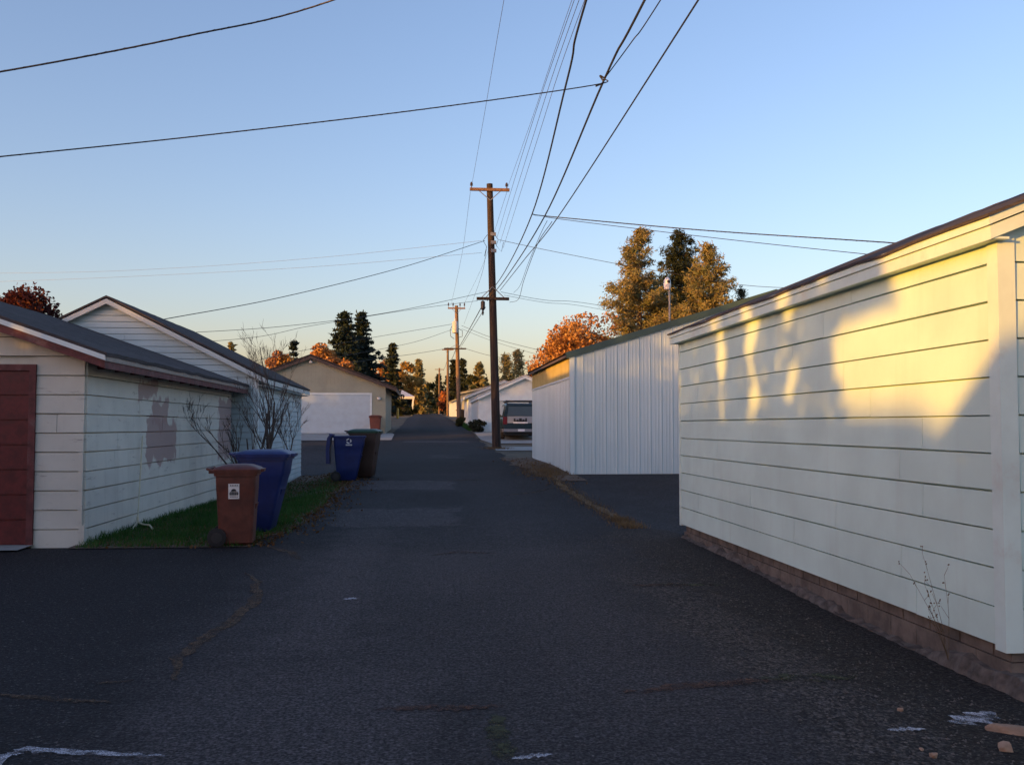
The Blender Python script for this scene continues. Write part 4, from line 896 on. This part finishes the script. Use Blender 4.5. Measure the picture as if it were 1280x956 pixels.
broadleaf('dim green tree at the left of the alley end', tbase(536, 190), theight(478, 536, 190), 12 * 190 * PX, 'lf_green', 2200, .34, 45, .05, 20)
conifer('narrow dark conifer closing the alley end', tbase(548, 215), theight(468, 548, 215), 9 * 215 * PX, 'lf_dark', 46, .03, 'spruce', .8, .7, 8, .42, 'spruce_tree')
broadleaf('russet tree beside the third utility pole', tbase(556, 175), theight(484, 556, 175), 10 * 175 * PX, 'lf_red', 2200, .3, 47, .05, 18)
broadleaf('red bush at the foot of the third utility pole', tbase(565, 140), theight(498, 565, 140), 6 * 140 * PX, 'lf_red', 1500, .2, 48, .02, 14, name='bush')
conifer('dark conifer left of the second utility pole', tbase(567, 150), theight(450, 567, 150), 13 * 150 * PX, 'lf_dark', 51, .03, 'spruce', .7, .5, 9, .36, 'spruce_tree')
conifer('dark conifer right of the second utility pole', tbase(578, 145), theight(449, 578, 145), 16 * 145 * PX, 'lf_pine_dk', 52, .03, 'spruce', .7, .5, 9, .36, 'spruce_tree')
conifer('pointed dusky conifer above the beige garage', tbase(599, 125), theight(453, 599, 125), 22 * 125 * PX, 'lf_pine', 53, .03, 'spruce', .65, .5, 9, .32, 'spruce_tree')
broadleaf('low olive tree above the beige garage roof', tbase(590, 118), theight(465, 590, 118), 10 * 118 * PX, 'lf_green', 1800, .24, 54, .1, 16)
conifer('left olive conifer right of the near pole', tbase(633, 105), theight(445, 633, 105), 15 * 105 * PX, 'lf_pine', 55, .05, 'pine', .6, .5, 30, .22, 'pine_tree')
conifer('right olive conifer above the white garages', tbase(648, 108), theight(437, 648, 108), 16 * 108 * PX, 'lf_pine', 56, .05, 'pine', .6, .5, 30, .22, 'pine_tree')
broadleaf('dark bush at the corner of the white garage', (3.0, 53.3, G(3, 53.3)), .75, .6, 'lf_dark', 1400, .06, 57, .02, 14, name='bush')
broadleaf('low weedy bush left of the second utility pole foot', (2.6, 66, G(2.6, 66)), .7, .6, 'lf_green', 900, .08, 58, .02, 10, name='bush')
broadleaf('small bush at the foot of the carport post', tbase(514, 132), 1.5, 1.2, 'lf_green', 900, .16, 59, .02, 10, name='bush')
# far wood closing the view
rng = np.random.default_rng(5); C = []
for i in range(260):
    x, y = rng.uniform(-170, 190), rng.uniform(330, 420); h = rng.uniform(7, 15); R_ = rng.uniform(2.5, 4.5)
    q = rng.normal(size=(110, 3)); q /= np.linalg.norm(q, axis=1)[:, None]; C.append(np.array([x, y, G(x, y) + h * .55]) + q * np.array([R_, R_, h * .5]) * rng.uniform(.6, 1.05, (110, 1)))
kind(leafobj('far_wood', quads(np.concatenate(C), .9, rng), M['lf_dark']), 'stuff')

# bare multi-stemmed shrub beside the pale garage
def shrub():
    rr = random.Random(77); p = (-3.15, 19.6, G(-3.1, 19.6)); g = thing('bare_shrub', 'leafless many-stemmed shrub growing between the two left garages', 'shrub', p)
    st, tw = MB(), MB()
    def grow(a, d, L, r, lev):
        pts = [a]; rad = [r]; q = a.copy(); d = d.normalized(); N = 5
        for i in range(N):
            d = (d + V(rr.uniform(-.16, .16), rr.uniform(-.16, .16), rr.uniform(-.02, .14))).normalized(); q = q + d * (L / N); pts.append(q.copy()); rad.append(r * (1 - .6 * (i + 1) / N))
        (st if lev < 2 else tw).tube(pts, rad, 5 if lev < 2 else 3, cap=False)
        if lev < 4:
            for k in range(rr.randint(2, 4) if lev in (1, 2) else rr.randint(3, 5)):
                i = rr.randint(3 if lev == 0 else 2, N); e = (pts[i] - pts[i - 1]).normalized(); s_ = V(rr.uniform(-1, 1), rr.uniform(-1, 1), rr.uniform(-.1, .7)).normalized()
                grow(pts[i], e * .85 + s_ * .52, L * rr.uniform(.4, .62), max(.0035, rad[i] * .6), lev + 1)
    for dx, dy, L in ((-.5, .0, 1.35), (-.18, .2, 1.95), (-.05, -.1, 2.15), (.08, .1, 2.1), (.3, -.1, 1.65), (.5, .1, 1.4), (.02, .3, 2.0), (-.3, -.15, 1.45)):
        grow(Vector(p) + V(dx * .5, dy * .4, -.05), V(dx * .5, dy * .5, 1), L, rr.uniform(.03, .045), 0)
    grow(Vector(p) + V(-.05, -.1, 0), V(-.95, -.1, 1.1), 1.45, .034, 0); grow(Vector(p) + V(.15, .1, 0), V(.3, .2, 1.2), 1.1, .018, 0)
    st.build('stems', M['bark_grey'], g, fix=False); tw.build('twigs', M['bark_grey'], g, fix=False)
shrub()
# lawn, litter, weeds
rng = np.random.default_rng(9)
def blades(name, XY, h, w, mat, rng):
    N = len(XY); z = np.array([G(a, b) for a, b in XY]); B = np.column_stack([XY, z]); an = rng.uniform(0, 2 * np.pi, N); hh = h * rng.uniform(.5, 1.3, N); ww = w * rng.uniform(.7, 1.3, N)
    du = np.column_stack([np.cos(an), np.sin(an), np.zeros(N)]) * ww[:, None]; ln = np.column_stack([rng.normal(0, .35, N), rng.normal(0, .35, N), np.ones(N)]) * hh[:, None]
    return leafobj(name, np.stack([B - du, B + du, B + ln + du * .15, B + ln - du * .15], 1).reshape(-1, 3), mat)
XY = []
while len(XY) < 26000:
    x, y = rng.uniform(-4.5, -1.9), rng.uniform(12.98, 23.2) if rng.random() < .8 else rng.uniform(23, 29)
    e = alley_x(max(13.06, y))[0]
    if x < e + .12 * rng.normal() and (y < 21 or rng.random() < .35): XY.append((x, y))
XY = np.array(XY); tall = (np.sin(XY[:, 0] * 5.1 + 1) + np.sin(XY[:, 1] * 3.7) + np.sin(XY[:, 0] * 11 + XY[:, 1] * 9)) / 3
kind(blades('grass', XY, .075 + .035 * tall + .03 * (XY[:, 0] < -4.2), .006, M['grass'], rng), 'stuff')
pick = (rng.random(len(XY)) < .22) & (tall < .35); kind(blades('withered_grass', XY[pick] + rng.normal(size=(pick.sum(), 2)) * .02, .06, .006, M['straw'], rng), 'stuff')
XY = [(3.25 + .1 * rng.normal(), y) for y in rng.uniform(14.6, 16.2, 700)] + [(3.2 + .12 * rng.normal(), y) for y in rng.uniform(14.6, 24.5, 1500)]
kind(blades('dry_grass', np.array(XY), .05, .006, M['straw'], rng), 'stuff')
XY = [(x + .25 * rng.normal(), 24.2 + (x - 3) + abs(.8 * rng.normal()) * 3) for x in rng.uniform(3, 3.6, 1800)] + [(3.0 + .3 * rng.normal(), 39.7 + .35 * rng.normal()) for _ in range(500)]
kind(blades('dry_weeds', np.array(XY), .07, .007, M['straw'], rng), 'stuff')
XY = [(2.6 + .25 * abs(rng.normal()), y) for y in rng.uniform(56, 78, 1500)]
kind(blades('verge_grass', np.array(XY), .16, .014, M['grass'], rng), 'stuff')
L = []
for _ in range(5200):
    u = rng.random()
    if u < .5: y = rng.uniform(13, 31); x = alley_x(max(13.06, y))[0] + .3 * rng.normal()
    elif u < .85: y = rng.uniform(23, 32); x = rng.uniform(-3.9, -1.9)
    elif u < .9: y = rng.uniform(22, 34); x = 3.2 + .35 * rng.normal()
    else: y = rng.uniform(12.9, 16); x = rng.uniform(-4.4, -2)
    L.append((x, y, G(x, y) + .02))
kind(leafobj('leaf_litter', quads(np.array(L), .026, rng, .3, .7), M['dead_leaf']), 'stuff')
# pebbles against the right garage
m = MB(); rr = random.Random(4); S = [(1, 0, 0), (0, 1, 0), (-1, 0, 0), (0, -1, 0)]
for i in range(3400):
    y = 4.2 + 9.8 * rr.random() ** 1.5; x = min(3.66, 3.35 - abs(rr.gauss(0, .75))) if i % 3 else 2.5 + rr.gauss(0, .28)
    if y < 5.6 and rr.random() < .4: x += rr.uniform(0, .7)
    s_ = rr.uniform(.003, .011) * (1.5 if rr.random() < .08 else 1); z = G(x, y); k = rr.uniform(0, 6)
    vs = [(x + s_ * rr.uniform(.7, 1.3) * math.cos(k + a * 1.57), y + s_ * rr.uniform(.7, 1.3) * math.sin(k + a * 1.57), z + s_ * .3) for a in range(4)]
    m.add(vs + [(x, y, z + s_ * rr.uniform(.7, 1.1))], [(0, 1, 4), (1, 2, 4), (2, 3, 4), (3, 0, 4)])
kind(m.build('gravel', M['pebble'], fix=False), 'stuff')
def rock(label, px, py, sx, sy, sz, seed):
    x, y = gp(px, py); rr = random.Random(seed); bm = bmesh.new(); bmesh.ops.create_icosphere(bm, subdivisions=3, radius=1)
    dirs = [V(rr.gauss(0, 1), rr.gauss(0, 1), rr.gauss(0, 1)).normalized() for _ in range(11)]
    for v in bm.verts:
        c_ = v.co.copy(); d_ = min(.62 / max(.05, c_.dot(q)) if c_.dot(q) > .55 else 1.0 for q in dirs); v.co = c_ * min(1, d_) * rr.uniform(.97, 1.03)
        v.co = V(v.co.x * sx, v.co.y * sy, v.co.z * sz)
    me = bpy.data.meshes.new('stone'); bm.to_mesh(me); bm.free(); me.materials.append(M['stone_tan']); o = bpy.data.objects.new('stone', me); COL.objects.link(o)
    o.location = (x, y, G(x, y) + sz * .45); o.rotation_euler.z = rr.uniform(-.3, .3); return tag(o, label, 'stone', 'loose stones by the ivory garage')
rock('long flat tan stone slab, largest by the ivory garage corner', 1264, 897, .14, .06, .04, 1)
rock('pointed tan stone just below the long flat slab', 1256, 922, .055, .04, .035, 2)
rock('round reddish stone in the asphalt grit near the bottom edge', 1167, 940, .025, .025, .022, 3)
rock('pale pebble-sized stone on the dark grit by the footing', 1126, 878, .022, .02, .018, 4)
rock('tiny tan stone beside the round reddish stone', 1152, 931, .014, .014, .012, 5)
# dry weed against the ivory wall
rr = random.Random(8); x, y = 3.58, 6.35; g = thing('dry_weed', 'dead branching weed stalk leaning at the ivory garage corner', 'weed', (x, y, G(x, y))); m = MB()
for k in range(6):
    a = V(x, y, 0); d = V(rr.uniform(-.12, .02), rr.uniform(-.2, .6), 1).normalized(); L_ = rr.uniform(.3, .75); pts = [a]
    for i in range(6): d = (d + V(rr.uniform(-.05, .03), rr.uniform(-.12, .12), 0)).normalized(); pts.append(pts[-1] + d * L_ / 6)
    m.tube(pts, [.0021 - .0002 * i for i in range(7)], 3, cap=False)
    for i in (3, 4, 5, 6):
        e = pts[i] + V(rr.uniform(-.03, .01), rr.uniform(-.1, .1), rr.uniform(.02, .08)); m.tube([pts[i], e], [.0016, .001], 3, cap=False)
        for _ in range(2): q = e + V(rr.uniform(-.01, .01), rr.uniform(-.02, .02), rr.uniform(-.01, .02)); m.lathe([(.001, -.006), (.006, 0), (.001, .006)], q, 4)
m.build('stalk', M['straw'], g, fix=False)
# forked pale stake leaning on the cream wall
g = thing('garden_stake', 'thin cream metal stake with forked foot leaning on the cream wall', 'stake', (-4.4, 15.3, .0)); m = MB()
a, b = at(172, 652, 15.3), at(167, 545, 15.75); b.x = -4.45
m.tube([a, b], .011, 6); m.tube([a + V(0, 0, .08), a], .018, 6); m.build('rod', M['cream_metal'], g)
m = MB(); f1, f2 = at(166, 667, 14.9), at(191, 661, 14.9); m.tube([a, a.lerp(f1, .5) + V(-.03, 0, 0), f1], .013, 6); m.tube([a, at(178, 655, 15.1), at(187, 656, 15.0), f2], .013, 6); m.build('foot', M['cream_metal'], g)

# ------------------------------------------------------------------ unseen garage, house and trees, placed and shaped to shade the alley
g = thing('shade_garage', 'unseen cream gabled garage added behind the viewpoint to shade the ivory wall', 'garage', (-9, -10, 0))  # added out of view; its rake cuts the edge of the sunlit patch
m = MB(); core(m, -13.2, -4.8, -16, -5.1, -.1, 3.13, -9, 4.93); m.build('wall', M['cream'], g)
m = MB(); roof_slope(m, -13.5, 3.0 - .04, -9, 4.95, -16.3, -4.89, .05); roof_slope(m, -4.5, 2.96, -9, 4.95, -16.3, -4.89, .05); m.build('roof', M['roof_dark'], g)
g = thing('shade_house', 'unseen low ranch house added on the left to shade the ivory wall', 'house', (-30, 2, 0))  # added out of view; its ridge sets the sunlight's lower edge
m = MB(); core(m, -35, -25, -15.4, 12, -.1, 3.0, -30, 4.6); m.build('wall', M['tan'], g)
m = MB(); roof_slope(m, -35.5, 2.75, -30, 4.66, -15.7, 12.3, .06); roof_slope(m, -24.5, 2.75, -30, 4.66, -15.7, 12.3, .06); m.build('roof', M['roof_brown'], g)
def column_tree(yw, w, z0, H, seed, n=2600):  # added out of view, spaced so gaps throw sun streaks on the wall
    y = yw - .675 * 18.7; rng = np.random.default_rng(seed); g = thing('shade_column_tree', 'unseen columnar evergreen added on the left to split the sunlight into streaks', 'tree', (-15, y, 0), 'unseen columnar evergreens added to shade the ivory wall')
    z = z0 + (H - z0) * rng.random(n) ** .9; t = (z - z0) / (H - z0); r = w / 2 * (1 - t ** 4) ** .5 * ((.86 + .14 * np.sin(z * 5 + seed)) if yw > 11.5 or yw < 8.5 else (.84 + .2 * np.sin(z * 7.5 + seed * 2))) * rng.uniform(.0, 1, n) ** .4; a = rng.uniform(0, 2 * np.pi, n)
    leafobj('crown', quads(np.column_stack([-15 + r * np.cos(a) * 1.0, y + r * np.sin(a), z]), .09, rng), M['lf_hedge'], g)
    m = MB(); m.tube([(-15, y + (.95 if z0 > 1 else 0), -.1), (-15, y + (.9 if z0 > 1 else 0), max(.3, z0 + .1)), (-15, y, z0 + .4)], [.07, .06, .05], 6); m.build('trunk', M['bark_grey'], g)
for i, (yw, w, z0, H) in enumerate(((7.88, .98, 4.2, 6.2), (8.88, 1.18, .3, 6.0), (9.98, 1.06, .3, 6.3), (11.2, 1.0, .3, 5.9), (12.33, 1.12, .3, 6.2), (13.2, 1.1, .3, 6.0), (14.1, 1.1, .3, 6.3), (15.0, 1.1, .3, 5.8), (15.9, 1.1, .3, 6.1), (16.8, 1.1, .3, 6.2), (17.7, 1.1, .3, 5.9), (18.6, 1.1, .3, 5.6), (19.5, 1.1, .3, 5.2))):
    column_tree(yw, w, z0, H, 100 + i)
broadleaf('unseen thin-crowned tree added on the left to dapple the metal building', (-22, 5.6, 0), 8.6, 2.7, 'lf_gold', 2400, .12, 190, .3, 40)  # added out of view; sparse crown breaks up sun on the metal gable
for i, (x, y, H, R) in enumerate(((-45, 9, 14.2, 3.2), (-44, 15, 10.6, 3.5), (-46, 20, 10.6, 3.6), (-44, 26, 10.6, 3.6), (-46, 32, 10.6, 3.6), (-44, 38, 10.6, 3.6), (-46, 44, 12.8, 3.6), (-44, 50, 12.8, 3.6), (-46, 55, 9.5, 3.6), (-44, 62, 7.5, 3.6), (-46, 68, 7.5, 3.6), (-46, -1.6, 10.8, 3.0))):  # added out of view, sized to keep sun off the garages and poles
    broadleaf('unseen broad tree added far left to block the low sun', (x, y, 0), H, R, 'lf_green', 3000, .3, 200 + i, .02, 30, group='unseen trees added to block the low sun')
for o in bpy.data.objects:
    if '_o' in o: del o['_o']
print('scene done', len(bpy.data.objects))
